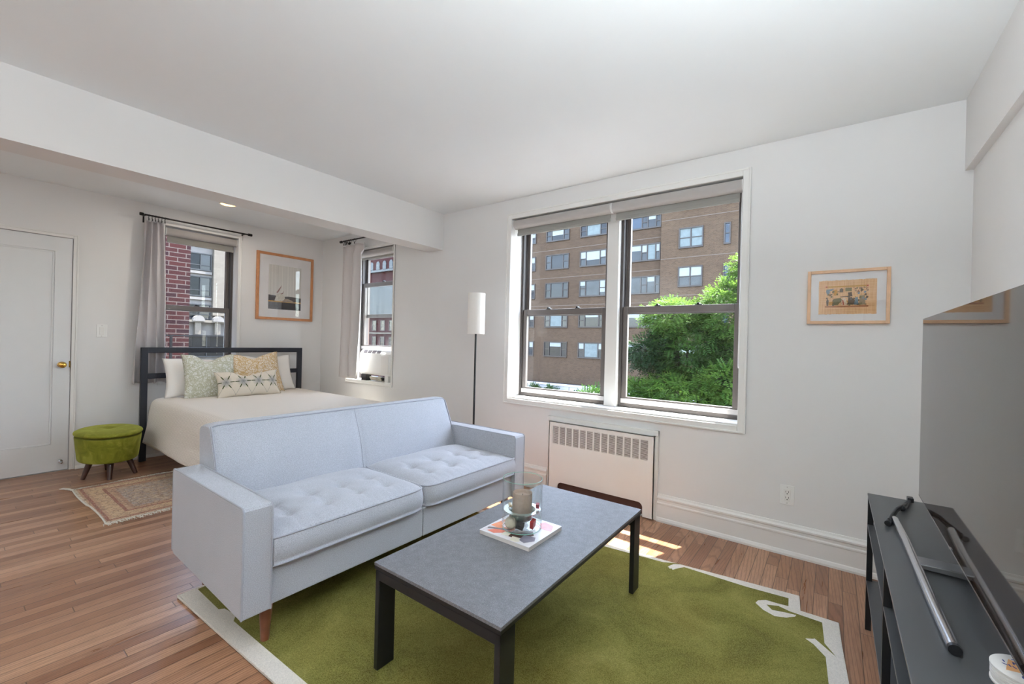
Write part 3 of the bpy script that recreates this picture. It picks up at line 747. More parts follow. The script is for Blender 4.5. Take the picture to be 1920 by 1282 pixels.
obj('base_edge', MB().tube([(VX+(VR-.005)*math.cos(a), VY+(VR-.005)*math.sin(a), VZ+.0035) for a in [2*PI*i/64 for i in range(64)]], .0014, 6, closed=True), M_rim, v)
M_frost = NT('pale_green_glass_shelf'); M_frost.b.inputs['Base Color'].default_value = C(190, 226, 216); M_frost.b.inputs['Transmission Weight'].default_value = .75
M_frost.b.inputs['Roughness'].default_value = .25; M_frost = M_frost.m
obj('inner_bowl', MB().lathe([(VR-.006, .078), (.060, .076), (.052, .066), (.048, .045), (.030, .030), (0, .028), (0, .032), (.028, .034), (.045, .048), (.049, .068), (.058, .080), (VR-.006, .081)], (VX, VY, VZ), 48), M_frost, v)
cu = thing('candle', (VX, VY, VZ+.05), 'beige hollow pillar candle standing inside the glass vase', 'candle')
obj('wax_wall', MB().lathe([(0, .0), (.042, .0), (.0425, .004), (.0425, .098), (.0405, .1), (.038, .098), (.037, .085), (0, .083)], (VX, VY, VZ+.052), 48), simple('beige_wax', C(160, 142, 130), .55, var=.08, vscale=60), cu)
obj('wick', MB().cyl((VX, VY, VZ+.134), (VX+.002, VY, VZ+.145), .0012, n=6), M_black, cu)
M_ball = simple('cream_wound_ball', C(206, 196, 176), .8, var=.1, vscale=40, bump=(180, .8, .003))
tag(obj('decorative_ball', MB().sphere((VX-.018, VY-.055, VZ+.033), .026, 24, 16), M_ball, loc=(VX-.018, VY-.055, VZ+.007)), 'cream textured ball at the bottom of the glass vase', 'ornament')
def chunk(name, c, s, rot, mat, label, cat='ornament'):
    mb = MB().box(-s[0], s[0], -s[1], s[1], -s[2], s[2])
    me_o = obj(name, mb, mat, loc=(0, 0, 0), bevel=.001); me_o.location = c; me_o.rotation_euler = rot; return tag(me_o, label, cat)
chunk('stone_block', (VX+.026, VY-.050, VZ+.031), (.016, .012, .012), (.5, .3, .6), simple('dark_marbled_stone', C(74, 70, 68), .4, var=.6, vscale=60), 'dark grey marbled stone block inside the glass vase')
chunk('red_box', (VX+.058, VY-.002, VZ+.032), (.008, .015, .017), (.2, .15, .2), simple('red_lacquer', C(176, 48, 46), .35, var=.1), 'small red box low at the front inside the glass vase')
chunk('red_box', (VX+.057, VY+.034, VZ+.085+.012), (.007, .010, .009), (.1, 0, .5), simple('crimson_lacquer', C(160, 48, 62), .4, var=.1), 'small crimson box on the glass shelf behind the candle')
chunk('shell_fragment', (VX-.055, VY-.012, VZ+.087), (.006, .012, .005), (.2, .5, .9), simple('shell_yellow', C(220, 200, 164), .5, var=.2, vscale=90), 'yellowish shell fragment on the glass shelf beside the candle')
chunk('wood_chip', (VX-.062, VY+.012, VZ+.037), (.006, .016, .026), (.2, .2, .3), simple('russet_chip', C(150, 86, 62), .6, var=.3, vscale=60), 'russet wooden chip standing at the left inside the glass vase')

# ---- green rug (polygonal outline with cream figures)
mb = MB(); out = [(-2.407, .695), (-1.53, .733), (.105, .83), (.068, 2.0), (.050, 2.238), (.041, 2.416), (-.100, 2.413), (-.112, 2.553), (-.741, 2.483), (-2.50, 2.33)]
rug = obj('area_rug', MB().prism([(a+.002*(1 if a < -1.2 else -1), b+.002*(1 if b < 1.5 else -1)) for a, b in out], 'z', .0, .010), M_rugback, loc=(-1.2, 1.55, 0)); tag(rug, 'olive green wool rug with cream border under the coffee table', 'rug')
inner = [(-2.392, .772), (-2.131, .773), (-2.03, .780), (-1.764, .789), (-1.444, .800), (.022, .885), (.008, 1.95), (-.003, 2.113), (-.044, 2.172), (-.074, 2.194), (-.060, 2.204), (-.046, 2.213), (-.042, 2.220), (.029, 2.143), (-.008, 2.208), (-.019, 2.368), (-.139, 2.372), (-.186, 2.387), (-.2306, 2.364), (-.206, 2.334), (-.158, 2.350), (-.113, 2.360), (-.118, 2.340), (-.149, 2.306), (-.192, 2.286), (-.239, 2.307), (-.275, 2.347), (-.268, 2.378), (-.240, 2.406), (-.198, 2.409), (-.148, 2.417), (-.153, 2.492), (-.331, 2.473), (-.632, 2.472), (-.648, 2.449), (-.664, 2.422), (-.674, 2.401), (-.680, 2.413), (-.691, 2.404), (-.695, 2.414), (-.704, 2.416), (-.702, 2.435), (-.688, 2.469), (-.650, 2.495), (-.690, 2.480), (-.741, 2.452), (-1.6, 2.36), (-2.42, 2.27), (-2.44, 1.5)]
obj('cream_border', MB().prism(out, 'z', .003, .0136), M_creampile, rug, bevel=.002)
g = obj('green_field', MB().prism(inner, 'z', .0100, .0144), M_green, rug)
hand = [(-2.33, .77), (-2.13, .772), (-2.10, .742), (-2.085, .748), (-2.062, .776), (-2.045, .781), (-2.09, .80), (-2.16, .81)]
obj('border_figure', MB().prism([(-2.15, .765), (-2.10, .738), (-2.06, .77), (-2.00, .775), (-2.04, .80), (-2.10, .795), (-2.13, .79)], 'z', .0144, .0150), M_creampile, g)

# ---- small oriental rug by the bed
RX0, RX1, RY0, RY1 = -4.640, -3.690, .668, 2.05
srug = thing('oriental_rug', ((RX0+RX1)/2, (RY0+RY1)/2, 0), 'small faded pink and tan oriental rug with fringe beside the bed', 'rug')
def wav(x, y): return .006*math.sin(y*9)+.004*math.sin(x*11)
mb = MB(); nx, ny = 30, 50
def rugp(u, v_, z):
    x = RX0+(RX1-RX0)*u; y = RY0+(RY1-RY0)*v_; return (x+.006*math.sin(y*9+1)+.003*math.sin(y*31), y+.008*math.sin(x*6)+(.012 if u > .5 else 0)*u, z)
mb.grid(lambda u, v_: rugp(u, v_, .0075+.001*math.sin(u*17+v_*9)), nx, ny)
o = obj('woven_field', mb, persian((RX1-RX0)/2, (RY1-RY0)/2), srug); sm = o.modifiers.new('solid', 'SOLIDIFY'); sm.thickness = .006; sm.offset = -1
mb = MB().tube([rugp(u/30, 0, .0062) for u in range(31)], .0055, 6); obj('binding', mb, M_fringe, srug)
for side_ in (0, 1):
    mb = MB()
    for i in range(300):
        y = RY0-.01+(RY1-RY0+.02)*i/300+random.uniform(-.003, .003)
        p = rugp(side_, (y-RY0)/(RY1-RY0), .004); sg = 1 if side_ else -1; ln = random.uniform(.030, .052); dy_ = random.uniform(-.02, .02)
        mb.tube([p, (p[0]+sg*ln*.5, p[1]+dy_*.4, .005), (p[0]+sg*ln, p[1]+dy_, .0025)], [.0026, .0022, .0012], 4)
    obj('fringe', mb, M_fringe, srug)['kind'] = 'stuff'
mb = MB()
for i in range(14):
    mb.tube([(RX0-.01, RY0+.004*random.uniform(-1, 1), .005), (RX0-.06, RY0-.02+random.uniform(-.012, .012), .004), (RX0-.095-random.uniform(0, .03), RY0-.05+random.uniform(-.012, .012), .003)], [.004, .0035, .0015], 5)
obj('corner_tassel', mb, M_fringe, srug)['kind'] = 'stuff'

# ---- oval stool
OX, OY = -4.951, .922
st = thing('ottoman', (OX, OY, 0), 'oval chartreuse velvet footstool with dark wooden legs by the door', 'footstool')
oa, ob_ = .218, .303
def osh(prof, name, mat, flat_=False):
    mb = MB(); mb.lathe([(r, z) for r, z in prof], (OX, OY, 0), 72, ob_, oa); return obj(name, mb, mat, st)
osh([(0, .150), (.85, .150), (.872, .156), (.885, .168), (.96, .335), (.962, .342), (.955, .347), (0, .347)], 'upholstered_body', M_velvet)
mb = MB()
def lidp(u, v_):
    a = 2*PI*u; t = v_
    if t < .7:
        r = t/.7*.93; z = .402-.016*(r**4)-.014*math.exp(-(r/.16)**2)
    else:
        k = (t-.7)/.3; an = PI*.5*(k*2); r = .93+.065*math.sin(an) if k < .5 else .93+.065*math.sin(an); z = .374+.013*math.cos(an)
    return (OX+ob_*r*math.cos(a), OY+oa*r*math.sin(a), z)
mb.grid(lidp, 72, 26); mb.add([lidp(i/72, 1) for i in range(72)], [tuple(range(72))])
obj('lid', mb, M_velvet, st)
for (bx_, by_), (tx_, ty_) in (((.02, -.160), (.01, -.110)), ((.185, -.025), (.135, -.01)), ((.108, .160), (.07, .112)), ((-.19, .03), (-.14, .01))):
    obj('leg', MB().cyl((OX+bx_, OY+by_, 0), (OX+tx_, OY+ty_, .152), .0145, .024, 20), M_darkwood, st)

# ---- bed
BX0, BX1, BY0, BY1 = -5.20, -3.12, 1.262, 2.665
bed = thing('bed', (-5.24, 1.95, 0), 'bed with dark metal headboard against the wall with the curtained window', 'bed')
hb = obj('headboard', MB().box(-5.265, -5.23, 1.188, 2.725, 1.028, 1.081), M_bedmetal, bed, bevel=.003)
for y in (1.188, 2.672): obj('post', box(-5.265, -5.228, y, y+.053, 0, 1.080), M_bedmetal, hb, bevel=.003)
obj('cross_rail', box(-5.262, -5.235, 1.241, 2.672, .782, .832), M_bedmetal, hb, bevel=.003)
for y in (1.285, 2.61): obj('side_rail', box(-5.228, BX1+.02, y, y+.03, .16, .24), M_bedmetal, bed, bevel=.002)
for x in (-4.2, -3.17):
    for y in (1.285, 2.61): obj('leg', box(x, x+.035, y, y+.03, 0, .16), M_bedmetal, bed)
obj('mattress', box(-5.19, BX1+.03, 1.285, 2.64, .25, .585), M_whitelinen, bed, bevel=.04, seg=4)
def cover(u, v_):
    # v: path across the width from near hem up over the top to the far hem; u along x
    x = -5.205+(BX1+5.205)*u
    hem = .185-.018*u; prof = [(1.243-.02, hem), (1.244, .34), (1.250, .48), (1.262, .555), (1.29, .592), (1.35, .606), (1.60, .610), (1.96, .612), (2.35, .610), (2.60, .606), (2.665, .592), (2.695, .555), (2.705, .48), (2.71, .34), (2.72, .19)]
    s = v_*(len(prof)-1); i = min(int(s), len(prof)-2); f = s-i; f2 = f
    def cr(k):
        p = [prof[max(0, min(len(prof)-1, i+j))][k] for j in (-1, 0, 1, 2)]
        return .5*((2*p[1])+(-p[0]+p[2])*f2+(2*p[0]-5*p[1]+4*p[2]-p[3])*f2*f2+(-p[0]+3*p[1]-3*p[2]+p[3])*f2**3)
    y, z = cr(0), cr(1)
    low = max(0, min(1, (.5-z)/.3)); sg = -1 if v_ < .5 else 1
    y += sg*low*(.004*math.sin(x*7)+.002*math.sin(x*19))
    # head corner draws in a little, foot end drops
    if u < .03: z -= .012*(1-u/.03)*(1 if z > .5 else 0)
    # the cover flares past the headboard side
    y -= .012*low*(1-u) if v_ < .5 else 0
    if u > .965:
        k = (u-.965)/.035; x = -5.205+(BX1+5.205)*.965+.07*math.sin(k*PI/2); z = z-(z-.2)*max(0, k-.3)/.7 if z > .21 else z
    return (x, y, z)
mb = MB().grid(cover, 120, 84)
bs = obj('bedspread', mb, M_cover, loc=(-4.2, 1.95, .6)); bs.modifiers.new('solid', 'SOLIDIFY').thickness = .004; tag(bs, 'cream ribbed bedspread draped over the bed', 'bedspread')

def pillow(name, w_, h_, t_, mat, c, yaw, lean, roll, label, dip=0, group=None, pinch=.05):
    """upright pillow: local x = width (along the wall), z = height, y = thickness"""
    mb = MB()
    def P(a, b, sg):
        ex = 1-pinch*(1-b*b)*1.6; ez = 1-pinch*(1-a*a)*1.3
        x = w_/2*a*(ex if True else 1); z = h_/2*b*ez
        th = t_/2*((1-abs(a)**2.6)*(1-abs(b)**2.6))**.62
        if dip and b > 0: z -= dip*b*math.exp(-(a/.38)**2); th *= 1+.25*b*(abs(a)-.3)
        th *= 1+.05*math.sin(5*a+2)*math.sin(4*b+1)
        zz = z+.004*math.sin(9*a)*abs(b)
        return (x, sg*th, zz)
    mb.grid(lambda u, v_: P(2*u-1, 2*v_-1, -1), 36, 30); mb.grid(lambda u, v_: P(1-2*u, 2*v_-1, 1), 36, 30)
    o = obj(name, mb, mat, loc=(0, 0, 0), weld=True); o.location = c
    # local -y faces the room (+x)
    o.matrix_world = Matrix.Translation(c) @ Matrix.Rotation(math.radians(90+yaw), 4, 'Z') @ Matrix.Rotation(math.radians(-lean), 4, 'X') @ Matrix.Rotation(math.radians(roll), 4, 'Y')
    return tag(o, label, 'pillow', group)
BT = .612
pillow('bed_pillow', .60, .40, .15, M_whitelinen, (-5.105, 1.625, BT+.175), 0, 22, 2, 'plain white bed pillow at left end of headboard, behind sage cushion', 0)
pillow('bed_pillow', .62, .42, .15, M_whitelinen, (-5.105, 2.24, BT+.190), 0, 22, 0, 'plain white bed pillow at right end, behind ochre cushion', .02)
pillow('cushion', .46, .46, .13, M_sage, (-4.965, 1.665, BT+.19), 0, 18, 1, 'sage green floral square cushion leaning in front of white pillow', .065)
pillow('cushion', .52, .47, .13, M_ochre, (-4.985, 2.105, BT+.195), 0, 20, -3, 'ochre and white patterned square cushion', .05)
def lumbar_mat():
    t = NT('tie_dye_star_print'); x, y, z = t.sep(t.coord())
    px = t.math('PINGPONG', t.math('ADD', x, .07), .0725); pz = t.math('ABSOLUTE', t.math('SUBTRACT', z, .01))
    r = t.math('SQRT', t.math('ADD', t.math('MULTIPLY', px, px), t.math('MULTIPLY', pz, pz)))
    ang = t.math('ARCTAN2', pz, px)
    ray = t.math('ABSOLUTE', t.math('SINE', t.math('MULTIPLY', ang, 3)))
    n = t.noise(t.coord(), 26, 4)
    line = t.ramp(t.math('MULTIPLY', ray, r), [(.002, (1, 1, 1, 1)), (.006, (0, 0, 0, 1))])
    halo = t.ramp(t.math('ADD', r, t.math('MULTIPLY', t.math('SUBTRACT', n, .5), .05)), [(.012, (1, 1, 1, 1)), (.062, (0, 0, 0, 1))])
    dash = t.math('MULTIPLY', t.math('GREATER_THAN', r, .034), t.math('LESS_THAN', r, .070))
    dl = t.ramp(t.math('MULTIPLY', ray, r), [(.011, (1, 1, 1, 1)), (.016, (0, 0, 0, 1))])
    c = t.mix(t.math('MULTIPLY', halo, .75), C(218, 208, 192), C(136, 138, 142))
    c = t.mix(t.math('MULTIPLY', line, .6), c, C(92, 94, 92)); c = t.mix(t.math('MULTIPLY', dash, dl), c, C(72, 82, 46))
    t.link(c, t.b.inputs['Base Color']); t.b.inputs['Roughness'].default_value = .95; t.b.inputs['Specular IOR Level'].default_value = .1; return t.m
pillow('cushion', .60, .27, .12, lumbar_mat(), (-4.78, 1.945, BT+.118), 0, 24, 0, 'oblong cream cushion with grey star tie-dye and green dashes', .045)

# ---- framed pictures
def frame(root, mp, u0, u1, z0, z1, wd, dp, mat, paint):
    mb = MB()
    for a, b, c, e in ((u0, u0+wd, z0, z1), (u1-wd, u1, z0, z1), (u0+wd, u1-wd, z0, z0+wd), (u0+wd, u1-wd, z1-wd, z1)):
        p, q = mp(a, -dp, c), mp(b, -.001, e); mb.box(p[0], q[0], p[1], q[1], p[2], q[2])
    obj('wooden_frame', mb, mat, root, bevel=.0015)
    p, q = mp(u0+wd, -dp*.55, z0+wd), mp(u1-wd, -.002, z1-wd)
    return obj('mat_board', MB().box(p[0], q[0], p[1], q[1], p[2], q[2]), paint, root)
def layer(mp, poly, d0, d1, mat, parent, name):
    mb = MB(); a = [mp(u, -d0, z) for u, z in poly]; b = [mp(u, -d1, z) for u, z in poly]; n = len(a)
    mb.add(a+b, [tuple(range(n)), tuple(range(n, 2*n))[::-1]]+[(i, n+i, n+(i+1) % n, (i+1) % n) for i in range(n)])
    return obj(name, mb, mat, parent)
M_mat = simple('white_mat_board', C(232, 229, 229), .8)
M_pglass = glass('picture_glass', (.99, .99, .99, 1), .7)
M_oak = simple('natural_wood_frame', C(196, 136, 92), .45, var=.10, vscale=30)
M_ash = simple('pale_wood_frame', C(218, 178, 142), .45, var=.08, vscale=30)
p1 = thing('framed_photograph', (XH, 2.575, 1.43), 'large wood framed photograph of reclining dancer on the headboard wall', 'picture')
U0, U1, W0, W1 = 2.240, 2.915, 1.412, 2.205
mbd = frame(p1, mpL, U0, U1, W0, W1, .030, .024, M_oak, M_mat)
def R4(a, b, c, d_): return [(a, c), (b, c), (b, d_), (a, d_)]
PX0, PX1, PZ0, PZ1 = 2.377, 2.764, 1.540, 2.068
dd0 = .0135
def curtain_print():
    t = NT('print_curtain'); x, y, z = t.sep(t.coord()); s = t.noise(t.comb(t.math('MULTIPLY', y, 60), 0), 1, 2)
    t.link(t.ramp(s, [(.3, C(196, 192, 186)), (.7, C(226, 221, 214))]), t.b.inputs['Base Color']); t.b.inputs['Roughness'].default_value = .4; return t.m
ph = layer(mpL, R4(PX0, PX1, PZ0, PZ1), dd0-.0003, dd0+.0006, curtain_print(), mbd, 'photo_print')
def L1(poly, col, k, name='printed_shape'): return layer(mpL, [(PX0+(PX1-PX0)*a, PZ0+(PZ1-PZ0)*b) for a, b in poly], dd0+.0006, dd0+.0006+.0003*k, simple('photo_ink', col, .4, var=.15, vscale=50), mbd, name)
L1([(0, .17), (1, .17), (1, .29), (.85, .30), (.6, .31), (.4, .29), (.2, .31), (0, .32)], C(72, 64, 62), 1)
L1(R4(0, 1, .165, .19), C(206, 160, 92), 2)
L1(R4(0, .40, 0, .165), C(112, 112, 116), 1); L1(R4(.40, 1, 0, .165), C(40, 36, 40), 1)
L1([(.18, .19), (.24, .33), (.34, .38), (.46, .34), (.50, .26), (.44, .20), (.38, .18)], C(204, 198, 186), 3)
L1([(.42, .17), (.48, .25), (.60, .25), (.72, .22), (.82, .16), (.74, .17), (.62, .18)], C(158, 140, 122), 3)
L1([(.23, .38), (.27, .42), (.36, .52), (.39, .56), (.37, .50), (.30, .40), (.27, .37)], C(150, 112, 106), 4)
L1([(.36, .36), (.42, .38), (.45, .43), (.44, .37), (.40, .345)], C(140, 104, 96), 4)
gl1 = layer(mpL, R4(U0+.03, U1-.03, W0+.03, W1-.03), .0155, .0165, M_pglass, p1, 'glass_pane')

p2 = thing('framed_print', (.053, YW, 1.37), 'pale wood framed papyrus print on wall right of the double window', 'picture')
U0, U1, W0, W1 = -.131, .2335, 1.3645, 1.667
mb2 = frame(p2, mpB, U0, U1, W0, W1, .0165, .022, M_ash, M_mat)
def papyrus():
    t = NT('papyrus_sheet'); x, y, z = t.sep(t.coord())
    a = t.noise(t.comb(t.math('MULTIPLY', x, 260), t.math('MULTIPLY', z, 8)), 1, 3); b = t.noise(t.comb(t.math('MULTIPLY', x, 8), t.math('MULTIPLY', z, 260)), 1, 3)
    f = t.math('MULTIPLY_ADD', t.math('ADD', a, b), .5, 0)
    t.link(t.ramp(f, [(.38, C(202, 150, 104)), (.5, C(220, 174, 126)), (.62, C(228, 188, 144))]), t.b.inputs['Base Color']); t.b.inputs['Roughness'].default_value = .8; return t.m
rr = random.Random(3); edge = []
X0p, X1p, Z0p, Z1p = -.077, .178, 1.4185, 1.6085
for i in range(40): edge.append((X0p+(X1p-X0p)*i/40, Z0p+rr.uniform(-.0015, .0015)))
for i in range(6): edge.append((X1p+rr.uniform(-.0008, .0008), Z0p+(Z1p-Z0p)*i/6))
for i in range(40): edge.append((X1p-(X1p-X0p)*i/40, Z1p+rr.uniform(-.0015, .0015)))
for i in range(6): edge.append((X0p+rr.uniform(-.0008, .0008), Z1p-(Z1p-Z0p)*i/6))
d2 = .0122
sheet = layer(mpB, edge, d2, d2+.0006, papyrus(), mb2, 'papyrus_sheet')
A0x, A1x, A0z, A1z = -.046, .143, 1.4570, 1.5765
def L2(poly, col, k=1): return layer(mpB, [(A0x+(A1x-A0x)*a, A0z+(A1z-A0z)*b) for a, b in poly], d2+.0005, d2+.0007+.00025*k, ink(col), sheet, 'printed_shape')
_ink = {}
def ink(col):
    if col not in _ink: _ink[col] = simple('papyrus_ink', col, .7, var=.25, vscale=300)
    return _ink[col]
L2(R4(0, 1, .94, 1), C(190, 140, 50), 1); L2(R4(0, .04, .94, 1), C(176, 62, 34), 2); L2(R4(.96, 1, .94, 1), C(176, 62, 34), 2)
L2(R4(-.01, 1.0, 0, .07), C(160, 100, 56), 1)
brown, olive, ochre, blue, red, crm = C(96, 76, 54), C(116, 104, 60), C(196, 140, 56), C(120, 136, 144), C(176, 80, 48), C(214, 188, 156)
# generic seated and standing figures under foliage
L2([(.01, .75), (.02, .85), (.22, .88), (.16, .80), (.10, .76), (.08, .58), (.04, .60)], blue, 1)
for i in range(70):
    a, b = rr.uniform(.02, .98), rr.uniform(.10, .90)
    if .36 < a < .60 and .55 < b: continue
    if a < .6 and b > .75: continue
    s = rr.uniform(.012, .035); col = rr.choice([brown, olive, olive, ochre, blue, brown])
    L2([(a-s, b-s*1.2), (a+s*.6, b-s*1.5), (a+s, b+s), (a-s*.3, b+s*1.8)], col, 1+i % 3)
L2([(.20, .55), (.18, .80), (.27, .84), (.29, .70), (.26, .56)], ochre, 2)
L2([(.16, .10), (.20, .40), (.36, .44), (.40, .34), (.30, .10)], olive, 3)
L2([(.38, .10), (.40, .42), (.47, .44), (.52, .20), (.50, .08)], crm, 4); L2([(.42, .10), (.40, .36), (.43, .32), (.45, .10)], red, 5)
L2([(.35, .50), (.36, .46), (.50, .48), (.56, .44), (.60, .50), (.50, .52)], brown, 2)
L2([(.53, .12), (.54, .44), (.62, .46), (.70, .30), (.66, .10)], brown, 3); L2([(.54, .50), (.53, .68), (.62, .70), (.64, .50)], brown, 3); L2([(.53, .50), (.52, .58), (.55, .58)], ochre, 4)
L2([(.68, .10), (.70, .44), (.76, .46), (.78, .12)], blue, 2); L2([(.80, .10), (.80, .52), (.92, .54), (.94, .10)], C(150, 128, 98), 2)
L2([(.33, .70), (.34, .84), (.38, .90), (.42, .84), (.42, .70)], brown, 2); L2(R4(.47, .62, .74, .90), olive, 2)
for i in range(26):
    a, b = rr.uniform(.66, .99), rr.uniform(.62, .92); s = rr.uniform(.015, .03)
    L2([(a-s, b-s), (a+s, b-s*.6), (a+s*.3, b+s*1.6)], rr.choice([C(140, 96, 70), olive, C(150, 120, 96)]), 2)
L2([(.03, .08), (.02, .30), (.05, .44), (.08, .30), (.07, .08)], brown, 2); L2([(.08, .10), (.09, .26), (.20, .28), (.21, .10)], ochre, 3)
layer(mpB, R4(U0+.0165, U1-.0165, W0+.0165, W1-.0165), .0150, .0158, M_pglass, p2, 'glass_pane')

# ---- floor lamp
LX, LY = -2.43, 2.75
fl = thing('floor_lamp', (LX, LY, 0), 'slim black floor lamp with white cylindrical shade behind sofa arm', 'floor lamp')
obj('base', MB().lathe([(0, 0), (.125, 0), (.125, .008), (.02, .016), (0, .016)], (LX, LY, 0), 40), M_black, fl)
obj('pole', MB().cyl((LX, LY, .014), (LX, LY, 1.60), .0085, n=14), M_black, fl)
M_paper = NT('white_paper_shade'); M_paper.b.inputs['Base Color'].default_value = C(240, 236, 230); M_paper.b.inputs['Roughness'].default_value = .9
M_paper.b.inputs['Subsurface Weight'].default_value = 0; M_paper = M_paper.m
obj('lamp_shade', MB().lathe([(.071, 1.277), (.073, 1.277), (.073, 1.620), (.071, 1.620), (.071, 1.277)], (LX, LY, 0), 40), M_paper, fl)
obj('shade_spider', MB().box(LX-.071, LX+.071, LY-.003, LY+.003, 1.592, 1.597).box(LX-.003, LX+.003, LY-.071, LY+.071, 1.592, 1.597), M_black, fl)

# ---- console
CX0, CX1, CY0, CY1, CZ = .131, .470, .90, 2.478, .591
M_cons = simple('dark_grey_console_top', C(72, 73, 74), .38, spec=.45, var=.04)
M_edge = simple('worn_metal_edge', C(120, 116, 116), .35, .4, var=.05)
cs = thing('media_console', ((CX0+CX1)/2, (CY0+CY1)/2, 0), 'long low black metal console with two shelves under the television', 'console')
obj('console_top', box(CX0, CX1, CY0, CY1, CZ-.007, CZ), M_cons, cs, bevel=.0006)
obj('top_edge', box(CX0-.0008, CX0, CY0, CY1, CZ-.007, CZ-.0008), M_edge, cs)
for z in (.460, .215):
    obj('shelf', box(CX0+.002, CX1-.002, CY0+.004, CY1-.004, z-.007, z), M_cons, cs); 
    obj('shelf_edge', box(CX0+.001, CX0+.002, CY0+.004, CY1-.004, z-.007, z-.001), M_edge, cs)
for y in (CY1-.020, 1.705, CY0):
    for x in (CX0+.001, CX1-.021): obj('leg', box(x, x+.020, y, y+.020, 0, CZ-.0075), M_black, cs)
for x in (CX0+.012, CX1-.018):
    pass

# ---- television
TVX, TVY0, TVY1, TVZ0, TVZ1 = .264, 1.07, 2.215, .684, 1.343
tv = thing('television', (TVX+.02, (TVY0+TVY1)/2, CZ), 'large flat television on a silver stand on top of the console', 'television')
M_screen = NT('glossy_dark_screen'); M_screen.b.inputs['Base Color'].default_value = C(46, 34, 26); M_screen.b.inputs['Roughness'].default_value = .035
M_screen.b.inputs['IOR'].default_value = 1.5; M_screen = M_screen.m
obj('housing', box(TVX+.0016, TVX+.030, TVY0, TVY1, TVZ0, TVZ1), M_black, tv, bevel=.003)
obj('screen', box(TVX, TVX+.0015, TVY0+.001, TVY1-.001, TVZ0+.001, TVZ1-.001), M_screen, tv)
mb = MB().box(TVX-.0008, TVX+.004, TVY0, TVY1, TVZ0-.0012, TVZ0+.0015)
obj('metal_trim', mb, M_chrome, tv)
obj('back_box', box(TVX+.030, TVX+.075, TVY0+.15, TVY1-.15, TVZ0+.02, TVZ0+.40), M_black, tv, bevel=.008)
obj('badge', box(TVX-.003, TVX, 1.655, 1.675, TVZ0-.002, TVZ0+.004), M_chrome, tv)
bar = obj('stand_bar', MB().tube([(.190, 2.118, CZ+.0125), (.200, 1.90, CZ+.0125), (.203, 1.70, CZ+.0125), (.208, 1.45, CZ+.0125), (.213, 1.285, CZ+.0125)], .0115, 24), M_chrome, tv)
for y, x, s in ((1.285, .213, -1), (2.118, .190, 1)): obj('end_cap', MB().cyl((x, y, CZ+.0125), (x+.0003, y+s*.010, CZ+.0125), .0112, n=24), M_black, bar)
obj('stand_neck', MB().prism([(.205, CZ+.008), (.205, CZ+.022), (.300, CZ+.024), (.315, CZ+.05), (.315, TVZ0+.04), (.335, TVZ0+.04), (.335, CZ+.03), (.32, CZ+.006)], 'y', 1.700, 1.762), simple('dark_silver_neck', C(128, 128, 130), .3, .6), tv, bevel=.003)

# ---- folded black cable and coasters
cb = thing('folded_cable', (.22, 2.27, CZ), 'black folded and knotted power cable lying at far end of console', 'cable')
def arcp(off, zoff): return [(.171+off, 2.085, CZ+.008+zoff), (.186+off*.8, 2.16, CZ+.010+zoff), (.202+off*.4, 2.22, CZ+.016+zoff), (.222-off*.3, 2.265, CZ+.018+zoff), (.235+off, 2.31, CZ+.012+zoff), (.248+off*.7, 2.37, CZ+.012), (.262, 2.42, CZ+.016)]
for off, zo in ((-.006, 0), (.006, 0), (0, .009)): obj('strand', MB().tube(arcp(off, zo), .0048, 8), M_black, cb)
obj('plug', MB().cyl((.166, 2.06, CZ+.010), (.174, 2.105, CZ+.011), .0098, .0085, 16), M_black, cb, bevel=.001)
obj('knot', MB().sphere((.224, 2.27, CZ+.018), .013, 14, 10, (1, 1.5, .9)), M_black, cb)
obj('connector', MB().box(.254, .274, 2.41, 2.445, CZ+.008, CZ+.026), M_black, cb, bevel=.003)
M_coast = simple('white_coaster_paper', C(232, 228, 222), .6)
KX, KY = .306, 1.236
for i in range(6):
    jx, jy = rr.uniform(-.0012, .0012), rr.uniform(-.0012, .0012)
    o = obj('coaster', MB().lathe([(0, 0), (.0495, 0), (.051, .001), (.051, .0042), (.0495, .0052), (0, .0052)], (KX+jx, KY+jy, CZ+.0004+i*.0056), 48), M_coast, loc=(KX, KY, CZ+i*.0056))
    if i < 5: tag(o, 'plain rimmed white round coaster in the stack, under the patterned one', 'coaster', 'stacked coasters on the console')
    else:
        tag(o, 'top coaster of the stack with orange patch and blue dashes', 'coaster', 'stacked coasters on the console')
        zt_ = CZ+.0004+i*.0056+.0052
        for poly, col in (([(-.030, .0), (-.022, .028), (-.008, .022), (-.002, .008), (-.014, -.012), (-.034, -.016)], C(232, 176, 120)), ([(.012, .022), (.030, .030), (.034, .012), (.022, .006)], C(232, 176, 120)), ([(-.004, -.045), (.004, -.028), (.024, -.034), (.018, -.046)], C(232, 176, 120))):
            obj('printed_motif', MB().prism([(KX+a, KY+b) for a, b in poly], 'z', zt_, zt_+.0003), simple('coaster_orange', col, .6), o)
        mb = MB()
        for k in range(26):
            a, b, th = rr.uniform(-.04, .042), rr.uniform(-.042, .04), rr.uniform(0, PI)
            if a*a+b*b > .0019: continue
            ca, sa = math.cos(th), math.sin(th)
            mb.prism([(KX+a+ca*.0045*p-sa*.0012*q, KY+b+sa*.0045*p+ca*.0012*q) for p, q in ((-1, 0), (-.4, -1), (.6, -1), (1, 0), (.4, 1), (-.6, 1))], 'z', zt_+.0003, zt_+.0006)
        obj('printed_dashes', mb, simple('coaster_blue', C(58, 70, 140), .6), o)['kind'] = 'stuff'
